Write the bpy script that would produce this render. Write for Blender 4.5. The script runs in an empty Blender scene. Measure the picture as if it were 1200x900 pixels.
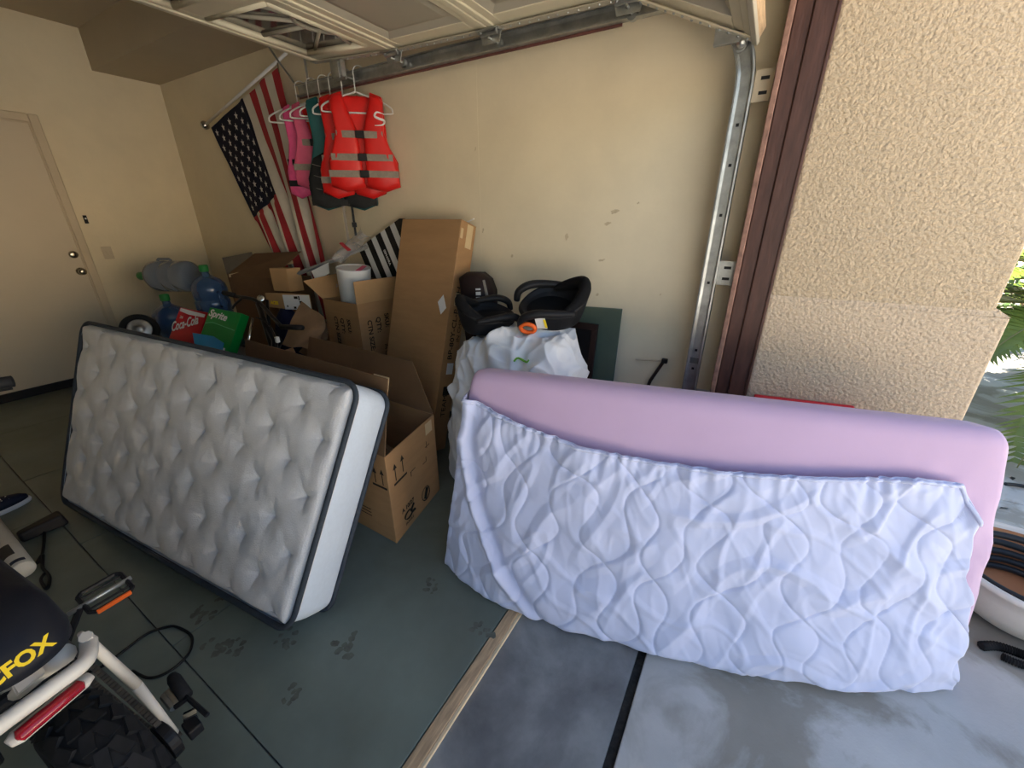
import bpy, bmesh, math, random
import numpy as np
from mathutils import Vector, Matrix, noise

random.seed(7)
PI = math.pi
scn = bpy.context.scene
COL = scn.collection

# ------------------------------------------------------------------ camera
FPX = 472.0
PITCH = math.atan(196 / 472.0)
YAW = math.atan(306 / 511.0)
CAM = Vector((0, 0, 1.5))
cd = bpy.data.cameras.new('camera')
cam = bpy.data.objects.new('camera', cd)
COL.objects.link(cam)
cam.location = CAM
cam.rotation_euler = (PI / 2 - PITCH, 0, YAW)
cd.sensor_width = 36.0
cd.lens = FPX / 1200 * 36.0
cd.clip_start = 0.02
scn.camera = cam

# ------------------------------------------------------------------ world, sun, exposure
SUN_TO = Vector((-0.47, -0.57, 0.67)).normalized()
w = bpy.data.worlds.new('world')
scn.world = w
w.use_nodes = True
nt = w.node_tree
sky = nt.nodes.new('ShaderNodeTexSky')
sky.sky_type = 'NISHITA'
sky.sun_disc = False
sky.sun_elevation = math.asin(SUN_TO.z)
sky.sun_rotation = math.atan2(SUN_TO.x, SUN_TO.y)
sky.air_density = 1.2
sky.dust_density = 1.0
sky.ozone_density = 1.0
bg = nt.nodes['Background']
bg.inputs['Strength'].default_value = 0.15
nt.links.new(sky.outputs['Color'], bg.inputs['Color'])

sd = bpy.data.lights.new('sun', 'SUN')
sd.energy = 20.0
sd.angle = math.radians(0.6)
sd.color = (1.0, 0.92, 0.80)
sun = bpy.data.objects.new('sun', sd)
COL.objects.link(sun)
sun.location = SUN_TO * 30
sun.rotation_euler = SUN_TO.to_track_quat('Z', 'Y').to_euler()

vs = scn.view_settings
vs.view_transform = 'Standard'
vs.look = 'None'
vs.gamma = 1
vs.use_curve_mapping = False
vs.exposure = 1.36

# ------------------------------------------------------------------ photo pixel -> place
_Fh = Vector((-math.sin(YAW), math.cos(YAW), 0))
_R = Vector((math.cos(YAW), math.sin(YAW), 0))
_F = _Fh * math.cos(PITCH) - Vector((0, 0, 1)) * math.sin(PITCH)
_U = _Fh * math.sin(PITCH) + Vector((0, 0, 1)) * math.cos(PITCH)


def ray(x, y): return _F + _R * ((x - 600) / FPX) - _U * ((y - 450) / FPX)
def pz(x, y, z=0.0): d = ray(x, y); return CAM + d * ((z - CAM.z) / d.z)
def py(x, y, Y): d = ray(x, y); return CAM + d * ((Y - CAM.y) / d.y)
def pX(x, y, X): d = ray(x, y); return CAM + d * ((X - CAM.x) / d.x)
def pd(x, y, d): return CAM + ray(x, y) * d


# ------------------------------------------------------------------ materials
MATS = {}


def mat(name, col, rough=0.7, metal=0.0, var=0.10, scale=6.0, bump=0.0, bscale=80.0, bdist=0.004,
        col2=None, detail=6.0, trans=0.0, alpha=1.0, coat=0.0, sheen=0.0, spec=None, stretch=None):
    if name in MATS: return MATS[name]
    m = bpy.data.materials.new(name)
    m.use_nodes = True
    t = m.node_tree
    N, L = t.nodes, t.links
    b = N['Principled BSDF']
    tc = N.new('ShaderNodeTexCoord')
    src = tc.outputs['Object']
    if stretch:
        mp = N.new('ShaderNodeMapping')
        mp.inputs['Scale'].default_value = stretch
        L.new(src, mp.inputs['Vector'])
        src = mp.outputs['Vector']
    n = N.new('ShaderNodeTexNoise')
    n.inputs['Scale'].default_value = scale
    n.inputs['Detail'].default_value = detail
    n.inputs['Roughness'].default_value = 0.62
    L.new(src, n.inputs['Vector'])
    r = N.new('ShaderNodeValToRGB')
    a = [max(0, c * (1 - var)) for c in col]
    c2 = col2 if col2 else [min(1, c * (1 + var)) for c in col]
    r.color_ramp.elements[0].position = 0.32
    r.color_ramp.elements[1].position = 0.68
    r.color_ramp.elements[0].color = (*a, 1)
    r.color_ramp.elements[1].color = (*c2, 1)
    L.new(n.outputs['Fac'], r.inputs['Fac'])
    L.new(r.outputs['Color'], b.inputs['Base Color'])
    b.inputs['Roughness'].default_value = rough
    b.inputs['Metallic'].default_value = metal
    if trans: b.inputs['Transmission Weight'].default_value = trans
    if alpha < 1: b.inputs['Alpha'].default_value = alpha
    if coat: b.inputs['Coat Weight'].default_value = coat
    if sheen: b.inputs['Sheen Weight'].default_value = sheen
    if spec is None: spec = 0.2 if max(col) < .06 else 0.35
    b.inputs['Specular IOR Level'].default_value = spec
    if bump:
        n2 = N.new('ShaderNodeTexNoise')
        n2.inputs['Scale'].default_value = bscale
        n2.inputs['Detail'].default_value = 4
        L.new(src, n2.inputs['Vector'])
        bp = N.new('ShaderNodeBump')
        bp.inputs['Strength'].default_value = bump
        bp.inputs['Distance'].default_value = bdist
        L.new(n2.outputs['Fac'], bp.inputs['Height'])
        L.new(bp.outputs['Normal'], b.inputs['Normal'])
    MATS[name] = m
    return m


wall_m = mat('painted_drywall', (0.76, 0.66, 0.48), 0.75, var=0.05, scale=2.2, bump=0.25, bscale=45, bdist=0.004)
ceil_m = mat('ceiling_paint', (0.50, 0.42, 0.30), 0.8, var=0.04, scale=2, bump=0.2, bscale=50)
doorp_m = mat('interior_door_paint', (0.62, 0.53, 0.40), 0.5, var=0.03, scale=2)
trimp_m = mat('door_casing_paint', (0.60, 0.50, 0.36), 0.5, var=0.04)
stucco_m = mat('stucco', (0.54, 0.42, 0.28), 0.95, var=0.16, scale=90, bump=1.0, bscale=75, bdist=0.012, detail=3)
stucco2_m = mat('stucco_wainscot', (0.57, 0.45, 0.32), 0.95, var=0.16, scale=95, bump=1.0, bscale=80, bdist=0.010, detail=3)
brown_m = mat('brown_painted_wood', (0.080, 0.036, 0.027), 0.5, var=0.25, scale=9, bump=0.3, bscale=25, stretch=(4, 4, .7))
brown2_m = mat('faded_brown_wood', (0.27, 0.15, 0.11), 0.7, var=0.35, scale=22, bump=0.4, bscale=40)
green_m = mat('green_painted_board', (0.155, 0.185, 0.160), 0.42, var=0.14, scale=3.0, bump=0.06, bscale=30, spec=0.4)
conc_m = mat('apron_concrete', (0.235, 0.240, 0.238), 0.8, var=0.28, scale=3.5, bump=0.25, bscale=120, bdist=0.002)
drive_m = mat('driveway_concrete', (0.47, 0.46, 0.435), 0.85, var=0.12, scale=2.6, bump=0.3, bscale=140, bdist=0.002)
def stain_nodes(m, dark, light, scale, p0, p1):
    t = m.node_tree; N, L = t.nodes, t.links
    b = N['Principled BSDF']
    old = b.inputs['Base Color'].links[0].from_socket
    tc = N.new('ShaderNodeTexCoord'); n = N.new('ShaderNodeTexNoise')
    n.inputs['Scale'].default_value = scale; n.inputs['Detail'].default_value = 9; n.inputs['Roughness'].default_value = .58; n.inputs['Distortion'].default_value = .6
    L.new(tc.outputs['Object'], n.inputs['Vector'])
    r = N.new('ShaderNodeValToRGB'); r.color_ramp.elements[0].position = p0; r.color_ramp.elements[1].position = p1
    r.color_ramp.elements[0].color = (*dark, 1); r.color_ramp.elements[1].color = (*light, 1)
    L.new(n.outputs['Fac'], r.inputs['Fac'])
    mx = N.new('ShaderNodeMix'); mx.data_type = 'RGBA'; mx.blend_type = 'MULTIPLY'; mx.inputs['Factor'].default_value = 1
    L.new(old, mx.inputs['A']); L.new(r.outputs['Color'], mx.inputs['B']); L.new(mx.outputs['Result'], b.inputs['Base Color'])
stain_nodes(drive_m, (.62, .59, .53), (1, 1, 1), 1.9, .46, .53)
stain_nodes(conc_m, (.66, .66, .68), (1, 1, 1), 2.6, .40, .58)
stain_nodes(green_m, (.86, .84, .80), (1, 1, 1), 1.5, .40, .60)
gap_m = mat('dark_joint_filler', (0.035, 0.033, 0.03), 0.95, var=0.4, scale=40, bump=0.5)
wood_m = mat('bare_wood_edge', (0.46, 0.32, 0.19), 0.75, var=0.3, scale=14, bump=0.3, bscale=60, stretch=(6, 0.7, 6))
wood2_m = mat('raw_wood_light', (0.66, 0.52, 0.34), 0.75, var=0.15, scale=14, stretch=(6, 0.7, 6))
cream_m = mat('garage_door_cream_lit', (0.74, 0.67, 0.50), 0.5, var=0.05, scale=4)  # cream brightened for the bounce light reaching the rails from below
panel_m = mat('garage_door_panel', (0.43, 0.39, 0.31), 0.6, var=0.05, scale=3)  # darker copy of the door cream, deepens the shade overhead
galv_m = mat('galvanised_steel', (0.42, 0.43, 0.42), 0.38, 0.85, var=0.25, scale=14, bump=0.1, bscale=60)
rust_m = mat('red_primer_edge', (0.13, 0.05, 0.04), 0.6, var=0.3)
glass_m = mat('dark_glass', (0.10, 0.09, 0.08), 0.08, var=0.05, spec=0.8)
black_m = mat('black_plastic', (0.014, 0.014, 0.016), 0.45, var=0.2)
rubber_m = mat('black_rubber', (0.016, 0.016, 0.017), 0.7, var=0.25, bump=0.2)
chrome_m = mat('chrome', (0.62, 0.62, 0.60), 0.18, 1.0, var=0.05)
nickel_m = mat('satin_nickel', (0.52, 0.47, 0.38), 0.25, 1.0, var=0.05)
card_m = mat('cardboard', (0.36, 0.205, 0.095), 0.85, var=0.07, scale=5, bump=0.12, bscale=40, stretch=(1, 1, 5))
card_shade = mat('cardboard_shaded', (0.155, 0.088, 0.045), 0.88, var=0.09, scale=5, bump=0.12, bscale=40)  # cardboard darkened, shade among the clutter put into its colour
card_l = mat('cardboard_light', (0.44, 0.27, 0.13), 0.85, var=0.06, scale=5, bump=0.1, bscale=40)
kraft_m = mat('kraft_paper', (0.19, 0.115, 0.062), 0.8, var=0.15, bump=0.3, bscale=18)
tape_m = mat('packing_tape', (0.56, 0.42, 0.24), 0.3, var=0.08, scale=10)
ink_m = mat('black_ink', (0.020, 0.016, 0.013), 0.8, var=0.1)
label_m = mat('white_label', (0.72, 0.72, 0.72), 0.6, var=0.04)
white_m = mat('white_gloss', (0.80, 0.80, 0.80), 0.35, var=0.03)
yellow_m = mat('yellow_print', (0.85, 0.62, 0.02), 0.5, var=0.05)


# ------------------------------------------------------------------ mesh builder
class MB:
    def __init__(s, xf=None):
        s.v, s.f, s.mi = [], [], []
        s.xf = xf
        s.cur = 0

    def add(s, verts, faces, xf=None):
        o = len(s.v)
        for p in verts:
            p = Vector(p)
            if xf is not None: p = xf @ p
            if s.xf is not None: p = s.xf @ p
            s.v.append(p)
        for f in faces:
            s.f.append([i + o for i in f]); s.mi.append(s.cur)
        return s

    def box(s, lo, hi, xf=None):
        x0, y0, z0 = lo; x1, y1, z1 = hi
        v = [(x0, y0, z0), (x1, y0, z0), (x1, y1, z0), (x0, y1, z0), (x0, y0, z1), (x1, y0, z1), (x1, y1, z1), (x0, y1, z1)]
        return s.hexa(v, xf)

    def hexa(s, v, xf=None):
        return s.add(v, [(0, 3, 2, 1), (4, 5, 6, 7), (0, 1, 5, 4), (1, 2, 6, 5), (2, 3, 7, 6), (3, 0, 4, 7)], xf)

    def slab(s, quad, th):
        """quad of 4 points thickened along minus its normal"""
        q = [Vector(p) for p in quad]
        n = ((q[1] - q[0]).cross(q[3] - q[0])).normalized() * th
        return s.hexa([q[0] - n, q[1] - n, q[2] - n, q[3] - n, q[0], q[1], q[2], q[3]])

    def tube(s, path, r, n=8, caps=True, closed=False, flat=None):
        P = [Vector(p) for p in path]
        k = len(P)
        rs = r if isinstance(r, (list, tuple)) else [r] * k
        T = []
        for i in range(k):
            a = P[(i - 1) % k] if (closed or i > 0) else P[i]
            b = P[(i + 1) % k] if (closed or i < k - 1) else P[i]
            T.append((b - a).normalized())
        up = Vector((0, 0, 1)) if abs(T[0].z) < 0.9 else Vector((1, 0, 0))
        u = T[0].cross(up).normalized()
        vs_, fs = [], []
        for i in range(k):
            u = (u - T[i] * u.dot(T[i])).normalized()
            w_ = T[i].cross(u)
            for j in range(n):
                a = 2 * PI * j / n
                fl = flat if flat else 1
                vs_.append(P[i] + u * (math.cos(a) * rs[i]) + w_ * (math.sin(a) * rs[i] * fl))
        kk = k if closed else k - 1
        for i in range(kk):
            for j in range(n):
                a = i * n + j; b = i * n + (j + 1) % n
                c = ((i + 1) % k) * n + (j + 1) % n; d = ((i + 1) % k) * n + j
                fs.append((a, b, c, d))
        if caps and not closed:
            fs.append(tuple(range(n - 1, -1, -1)))
            fs.append(tuple((k - 1) * n + j for j in range(n)))
        return s.add(vs_, fs)

    def lathe(s, prof, n=24, xf=None, cap=True):
        """prof of (r, z), spun about local z"""
        vs_, fs = [], []
        for r, z in prof:
            for j in range(n):
                a = 2 * PI * j / n
                vs_.append((r * math.cos(a), r * math.sin(a), z))
        for i in range(len(prof) - 1):
            for j in range(n):
                fs.append((i * n + j, i * n + (j + 1) % n, (i + 1) * n + (j + 1) % n, (i + 1) * n + j))
        if cap:
            fs.append(tuple(range(n - 1, -1, -1)))
            fs.append(tuple((len(prof) - 1) * n + j for j in range(n)))
        return s.add(vs_, fs, xf)

    def prism(s, poly, th, xf=None):
        """2-D outline (x, y) from z=0 to z=th"""
        n = len(poly)
        v = [(x, y, 0) for x, y in poly] + [(x, y, th) for x, y in poly]
        f = [tuple(range(n - 1, -1, -1)), tuple(range(n, 2 * n))]
        f += [(i, (i + 1) % n, n + (i + 1) % n, n + i) for i in range(n)]
        return s.add(v, f, xf)

    def puff(s, poly, th, back=0.0, xf=None, steps=((1, 0), (.97, .45), (.90, .8), (.72, 1.0), (.4, 1.05), (.12, 1.06))):
        """padded panel: a 2-D outline blown up to thickness th (towards +z), flat back at -back"""
        n = len(poly)
        cx = sum(p[0] for p in poly) / n; cy = sum(p[1] for p in poly) / n
        v, f = [], []
        for k, h in steps:
            v += [(cx + (x - cx) * k, cy + (y - cy) * k, h * th) for x, y in poly]
        for i in range(len(steps) - 1):
            f += [(i * n + j, i * n + (j + 1) % n, (i + 1) * n + (j + 1) % n, (i + 1) * n + j) for j in range(n)]
        f.append(tuple((len(steps) - 1) * n + j for j in range(n)))
        o = len(v)
        v += [(x, y, -back) for x, y in poly]
        f += [(j, o + j, o + (j + 1) % n, (j + 1) % n) for j in range(n)]
        f.append(tuple(o + j for j in range(n - 1, -1, -1)))
        return s.add(v, f, xf)

    def grid(s, fn, nu, nv, u0=0, u1=1, v0=0, v1=1):
        vs_ = [fn(u0 + (u1 - u0) * i / nu, v0 + (v1 - v0) * j / nv) for i in range(nu + 1) for j in range(nv + 1)]
        k = nv + 1
        fs = [(i * k + j, (i + 1) * k + j, (i + 1) * k + j + 1, i * k + j + 1) for i in range(nu) for j in range(nv)]
        return s.add(vs_, fs)

    def ball(s, c, r, n=12, sc=(1, 1, 1)):
        prof = [(max(1e-4, math.sin(PI * i / n)) * r, -math.cos(PI * i / n) * r) for i in range(n + 1)]
        return s.lathe(prof, 2 * n, Matrix.Translation(c) @ Matrix.Diagonal((*sc, 1)), cap=False)

    def build(s, name, m, parent=None, smooth=False, bevel=0.0, seg=2, sub=0, solid=0.0, weld=False):
        me = bpy.data.meshes.new(name)
        me.from_pydata([tuple(p) for p in s.v], [], s.f)
        ms = m if isinstance(m, (list, tuple)) else [m]
        for q in ms: me.materials.append(q)
        if len(ms) > 1: me.polygons.foreach_set('material_index', s.mi)
        bm = bmesh.new(); bm.from_mesh(me)
        if weld: bmesh.ops.remove_doubles(bm, verts=bm.verts, dist=1e-5)
        bmesh.ops.recalc_face_normals(bm, faces=bm.faces)
        bm.to_mesh(me); bm.free()
        if smooth: me.polygons.foreach_set('use_smooth', [True] * len(me.polygons))
        me.update()
        o = bpy.data.objects.new(name, me)
        COL.objects.link(o)
        if parent is not None: adopt(o, parent)
        if solid:
            md = o.modifiers.new('thick', 'SOLIDIFY'); md.thickness = solid; md.offset = 0
        if sub:
            md = o.modifiers.new('sub', 'SUBSURF'); md.levels = sub; md.render_levels = sub
        if bevel:
            md = o.modifiers.new('bevel', 'BEVEL'); md.width = bevel; md.segments = seg; md.limit_method = 'ANGLE'
            md.angle_limit = math.radians(35)
        return o


WM = {}


def world_of(o):
    if o.name in WM: return WM[o.name]
    return o.matrix_basis.copy()


def adopt(o, parent):
    o.parent = parent
    o.matrix_parent_inverse = world_of(parent).inverted()
    WM[o.name] = o.matrix_basis.copy()


def tag(o, label=None, cat=None, group=None, kind=None):
    if label: o['label'] = label
    if cat: o['category'] = cat
    if group: o['group'] = group
    if kind: o['kind'] = kind
    return o


def thing(name, label, cat, loc, group=None):
    o = bpy.data.objects.new(name, None)
    COL.objects.link(o)
    o.location = loc
    o.empty_display_size = 0.1
    WM[o.name] = Matrix.Translation(loc)
    return tag(o, label, cat, group)


def struct(o, label=None): return tag(o, label, kind='structure')


def frame(origin, xd, yd):
    """matrix whose x and y run along the given directions, z = x cross y"""
    x = Vector(xd).normalized()
    y = Vector(yd); y = (y - x * y.dot(x)).normalized()
    z = x.cross(y)
    m = Matrix.Identity(4)
    for i, a in enumerate((x, y, z)):
        m[0][i], m[1][i], m[2][i] = a
    m.translation = Vector(origin)
    return m


def lettering(txt, size, xf, m, parent, name='lettering', shear=0.0, bold=0.0, ext=0.0004, align='LEFT'):
    cu = bpy.data.curves.new('txt', 'FONT')
    cu.body = txt; cu.size = size; cu.shear = shear; cu.offset = bold; cu.extrude = ext; cu.align_x = align
    cu.resolution_u = 3
    to = bpy.data.objects.new('txt', cu)
    me = bpy.data.meshes.new_from_object(to)
    bpy.data.objects.remove(to); bpy.data.curves.remove(cu)
    me.transform(xf)
    me.materials.clear(); me.materials.append(m)
    o = bpy.data.objects.new(name, me)
    COL.objects.link(o)
    adopt(o, parent)
    return o


def arc(c, r, a0, a1, n, u=(1, 0, 0), v=(0, 0, 1)):
    c, u, v = Vector(c), Vector(u), Vector(v)
    return [c + u * (r * math.cos(a0 + (a1 - a0) * i / n)) + v * (r * math.sin(a0 + (a1 - a0) * i / n)) for i in range(n + 1)]


def smooth_path(pts, k=6):
    P = [Vector(p) for p in pts]
    out = []
    for i in range(len(P) - 1):
        a = P[max(i - 1, 0)]; b = P[i]; c = P[i + 1]; d = P[min(i + 2, len(P) - 1)]
        for j in range(k):
            t = j / k
            out.append(0.5 * ((2 * b) + (c - a) * t + (2 * a - 5 * b + 4 * c - d) * t * t + (3 * b - a - 3 * c + d) * t ** 3))
    out.append(P[-1])
    return out


def B(lo, hi): return MB().box(lo, hi)


# ================================================================== STRUCTURE
YW = -2.1  # unseen left wall, drawn in to darken the interior
XB, YS = -5.45, 2.335          # back wall, side wall
YF = 2.12                      # face of the stucco pillar
ZS = -0.018                    # concrete level (boards lie on top)

# ---- floor: concrete slab, green boards, wooden edge strip
floor = struct(B((XB, YW, -0.16), (-0.115, YS, ZS)).build('floor', conc_m), 'bare grey concrete garage floor under the green boards')
for (x0, x1, y0, y1) in [(-1.63, -0.622, 0.22, 2.33), (-2.63, -1.63, 0.22, 2.33), (-3.63, -2.63, 0.22, 2.33), (-4.63, -3.63, 0.22, 2.33),
                         (XB + .01, -4.63, 0.22, 2.33), (-3.06, -0.622, -1.0, 0.22), (XB + .01, -3.06, -1.0, 0.22),
                         (-3.06, -0.622, YW + .01, -1.0), (XB + .01, -3.06, YW + .01, -1.0)]:
    B((x0 + .002, y0 + .002, ZS), (x1 - .002, y1 - .002, 0)).build('floor_board', green_m, floor, bevel=0.0015)
B((-0.620, YW + .01, ZS), (-0.577, 2.10, 0.000)).build('edge_strip', wood_m, floor, bevel=0.003)
B((-0.576, YW + .01, ZS), (-0.566, 2.10, -0.004)).build('edge_strip', wood2_m, floor, bevel=0.001)

# muddy paw and boot prints on the boards: thin dried dirt
mud_m = mat('dried_mud', (0.115, 0.122, 0.098), 0.8, var=0.3, scale=30)
def mud(px, py_, r, seed):
    random.seed(seed)
    c = pz(px, py_)
    b = MB()
    for k in range(11):
        a = random.uniform(0, 2 * PI); d = r * math.sqrt(random.random())
        q = c + Vector((math.cos(a) * d, math.sin(a) * d * .8, 0))
        rr = r * random.uniform(.15, .32)
        n = 9
        pts = [q + Vector((math.cos(2 * PI * j / n) * rr * random.uniform(.6, 1.2), math.sin(2 * PI * j / n) * rr * random.uniform(.6, 1.2), 0.0006 + k * .00004)) for j in range(n)]
        b.add(pts, [tuple(range(n))])
    tag(b.build('mud_print', mud_m, floor), kind='stuff')
for i, (x, y, r) in enumerate([(253, 755, .055), (272, 757, .05), (333, 748, .05), (405, 755, .06), (345, 812, .045), (505, 687, .045), (566, 738, .05), (240, 718, .05), (262, 700, .04)]):
    mud(x, y, r, i + 20)

B((-0.115, YW, -0.16), (-0.085, 2.6, -0.040)).build('joint_filler', gap_m, floor)

# ---- driveway: poured slabs with joints
drive = bpy.data.objects.new('driveway', None); COL.objects.link(drive)
struct(drive, 'grey concrete driveway slabs outside the garage'); WM[drive.name] = Matrix.Identity(4)
xs = [-0.085, 3.2, 6.5, 10, 16]
ys = [-9, -6, -3, 0.0 - 0.9, 2.02, 3.094, 4.56, 6.2, 9]
for i in range(len(xs) - 1):
    for j in range(len(ys) - 1):
        if xs[i] < 0 and ys[j] > 1.9: x0 = 0.82
        else: x0 = xs[i]
        B((x0 + .0, ys[j] + .004, -0.14), (xs[i + 1] - .008, ys[j + 1] - .004, ZS)).build('slab', drive_m, drive, bevel=0.004)
struct(B((-30, -30, -0.3), (60, 40, -0.145)).build('ground', mat('dry_ground', (0.52, 0.44, 0.33), 0.95, var=0.15, scale=1.0)), 'pale dry ground around the house')

# ---- walls
struct(B((XB - .15, YW - .15, -0.16), (XB, YS + .25, 3.0)).build('wall_back', wall_m), 'beige painted back wall of the garage with a white door')
struct(B((XB, YS, -0.16), (-0.10, 2.60, 3.0)).build('wall_right', wall_m), 'beige painted side wall behind the boxes')
struct(B((XB, YW - .15, -0.16), (-0.1, YW, 3.0)).build('wall_left', mat('unseen_wall_dimmed', (0.30, 0.27, 0.22), 0.9)), 'unseen far garage side wall, darkened to cut bounce light')  # out of view; colour darkened to lower the fill light
struct(MB().hexa([(-0.10, YW - .15, -0.16), (0.10, YW - .15, -0.16), (0.10, -1.35, -0.16), (-0.10, -1.35, -0.16), (-0.10, YW - .15, 3.025), (0.10, YW - .15, 2.88), (0.10, -1.35, 2.88), (-0.10, -1.35, 3.025)]).build('wall_front', stucco_m), 'stucco front wall beyond the garage opening')  # out of view; widened to narrow the opening and dim the interior
hd = struct(MB().hexa([(-0.10, -1.35, 2.42), (0.10, -1.35, 2.42), (0.10, 2.60, 2.42), (-0.10, 2.60, 2.42), (-0.10, -1.35, 3.025), (0.10, -1.35, 2.88), (0.10, 2.60, 2.88), (-0.10, 2.60, 3.025)]).build('wall_header', stucco_m), 'stucco header over the garage opening')
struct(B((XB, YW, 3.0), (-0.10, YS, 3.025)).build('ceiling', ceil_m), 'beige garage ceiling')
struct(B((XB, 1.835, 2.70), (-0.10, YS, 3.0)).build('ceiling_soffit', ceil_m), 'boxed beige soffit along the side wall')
# drywall joints of the side wall: very shallow taped ridge
for X in (-1.64, -3.0):
    B((X - .002, YS - .0012, 0), (X + .002, YS + .01, 2.70)).build('trim_1' if X > -2 else 'trim_2', wall_m)
for n_ in ('trim_1', 'trim_2'): struct(bpy.data.objects[n_], 'thin raised drywall seam on the beige side wall')
# faint scuffs rubbed into the paint of the side wall
scuff_m = mat('wall_scuff', (.58, .47, .31), .8, var=.12, scale=40)
wr = bpy.data.objects['wall_right']
random.seed(77)
for (x, y, rx, rz) in ((720, 248, .030, .012), (664, 278, .014, .020), (712, 262, .020, .010), (705, 305, .024, .008), (748, 238, .008, .006), (700, 345, .010, .008), (566, 270, .008, .016), (774, 345, .006, .006), (557, 175, .004, .012), (600, 300, .012, .010)):
    c = py(x, y, YS - .0006); n_ = 12
    MB().add([(c.x + math.cos(2 * PI * k / n_) * rx * random.uniform(.5, 1.2), c.y, c.z + math.sin(2 * PI * k / n_) * rz * random.uniform(.5, 1.2) + .4 * rz * math.cos(2 * PI * k / n_)) for k in range(n_)], [tuple(range(n_))]).build('scuff_mark', scuff_m, wr)
# unseen hip roof, its eaves and ridge shaped to cast shade outside
rf = MB()
rf.add([(XB - .5, YW - .8, 2.66), (.22, YW - .8, 2.66), (.22, 3.1, 2.66), (XB - .5, 3.1, 2.66), (XB - .5, YW - .8, 2.80), (.22, YW - .8, 2.80), (.22, 3.1, 2.80), (XB - .5, 3.1, 2.80),
        (-3.1, -1.0, 4.6), (-2.2, -1.0, 4.6), (-2.2, 1.3, 4.6), (-3.1, 1.3, 4.6)],
       [(0, 1, 5, 4), (1, 2, 6, 5), (2, 3, 7, 6), (3, 0, 4, 7), (4, 5, 9, 8), (5, 6, 10, 9), (6, 7, 11, 10), (7, 4, 8, 11), (8, 9, 10, 11)])
struct(rf.build('roof', mat('roof_tile', (0.35, 0.2, 0.14), 0.9)), 'unseen hipped roof over the garage, shaped for its shade')

# unseen house front added across the street to bounce sun into the garage
struct(B((21.0, -7.5, -0.16), (22.0, 7.5, 4.2)).build('wall_bounce_front', mat('pale_stucco', (0.70, 0.60, 0.46), 0.9, var=.04)), 'unseen pale house front added across the street to bounce sunlight')

# ---- stucco pillar outside the jamb
pil = struct(B((0.055, YF, ZS), (0.752, 2.78, 2.72)).build('wall_pillar', stucco_m, bevel=0.012, seg=3), 'tan stucco pillar beside the garage opening')
wp = MB()
wp.hexa([(0.056, YF - .004, ZS), (0.805, YF - .004, ZS), (0.805, 2.83, ZS), (0.056, 2.83, ZS),
         (0.056, YF - .004, 1.176), (0.795, YF - .004, 1.170), (0.795, 2.83, 1.170), (0.056, 2.83, 1.176)])
wp.build('wainscot', stucco2_m, pil, bevel=0.010, seg=3)
cg = MB(); cg.hexa([(0.056, YF - .004, 1.170), (0.795, YF - .004, 1.168), (0.795, 2.83, 1.168), (0.056, 2.83, 1.170),
                    (0.056, YF + .002, 1.188), (0.752, YF + .002, 1.196), (0.752, 2.79, 1.196), (0.056, 2.79, 1.188)])
cg.build('ledge', stucco2_m, pil)

# ---- brown wooden jamb in boards
jb = struct(B((-0.10, YF - .002, ZS), (0.055, 2.60, 2.42)).build('trim_jamb', brown_m), 'dark brown painted wooden garage door jamb')
B((-0.022, YF - .020, ZS), (0.052, YF - .002, 2.42)).build('board', brown_m, jb, bevel=0.004)
B((-0.077, YF - .012, ZS), (-0.024, YF - .002, 2.42)).build('board', brown_m, jb, bevel=0.003)
B((-0.100, YF - .030, ZS), (-0.079, YF - .002, 2.42)).build('weather_strip', brown2_m, jb, bevel=0.004)
B((0.046, YF - .026, ZS), (0.058, YF + .01, 2.42)).build('edge_bead', brown_m, jb, bevel=0.003)

# ================================================================== DOOR ON THE BACK WALL
d1 = struct(B((XB, 0.385, 0.0), (XB + .012, 1.300, 2.215)).build('door_1', doorp_m, bevel=0.002), 'plain white interior door in the back wall')
cs = MB()
cs.box((XB, 1.303, 0), (XB + .032, 1.365, 2.285)); cs.box((XB, 0.32, 0), (XB + .032, 0.382, 2.285)); cs.box((XB, 0.382, 2.222), (XB + .032, 1.303, 2.285))
cs.build('casing', trimp_m, d1, bevel=0.010, seg=3)
st_ = MB(); st_.box((XB, 1.292, 0), (XB + .020, 1.304, 2.225)); st_.box((XB, 0.382, 2.212), (XB + .020, 1.304, 2.224)); st_.build('door_stop', trimp_m, d1, bevel=.002)
kx = Matrix.Translation((XB + .012, 1.255, 1.03)) @ Matrix.Rotation(PI / 2, 4, 'Y')
MB().lathe([(.034, 0), (.034, .006), (.013, .01), (.012, .035), (.024, .042), (.030, .055), (.026, .068), (.01, .073)], 20, kx).build('knob', nickel_m, d1, smooth=True)
kx = Matrix.Translation((XB + .012, 1.250, 1.18)) @ Matrix.Rotation(PI / 2, 4, 'Y')
lk = MB().lathe([(.033, 0), (.033, .008), (.024, .016), (.008, .017)], 20, kx).build('deadbolt', nickel_m, d1, smooth=True)
B((XB + .028, 1.246, 1.168), (XB + .036, 1.254, 1.192)).build('thumb_turn', nickel_m, lk, bevel=.002)
B((XB + .001, 0.40, 0.0), (XB + .030, 1.29, 0.075)).build('door_sweep', black_m, d1, bevel=.006)
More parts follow.
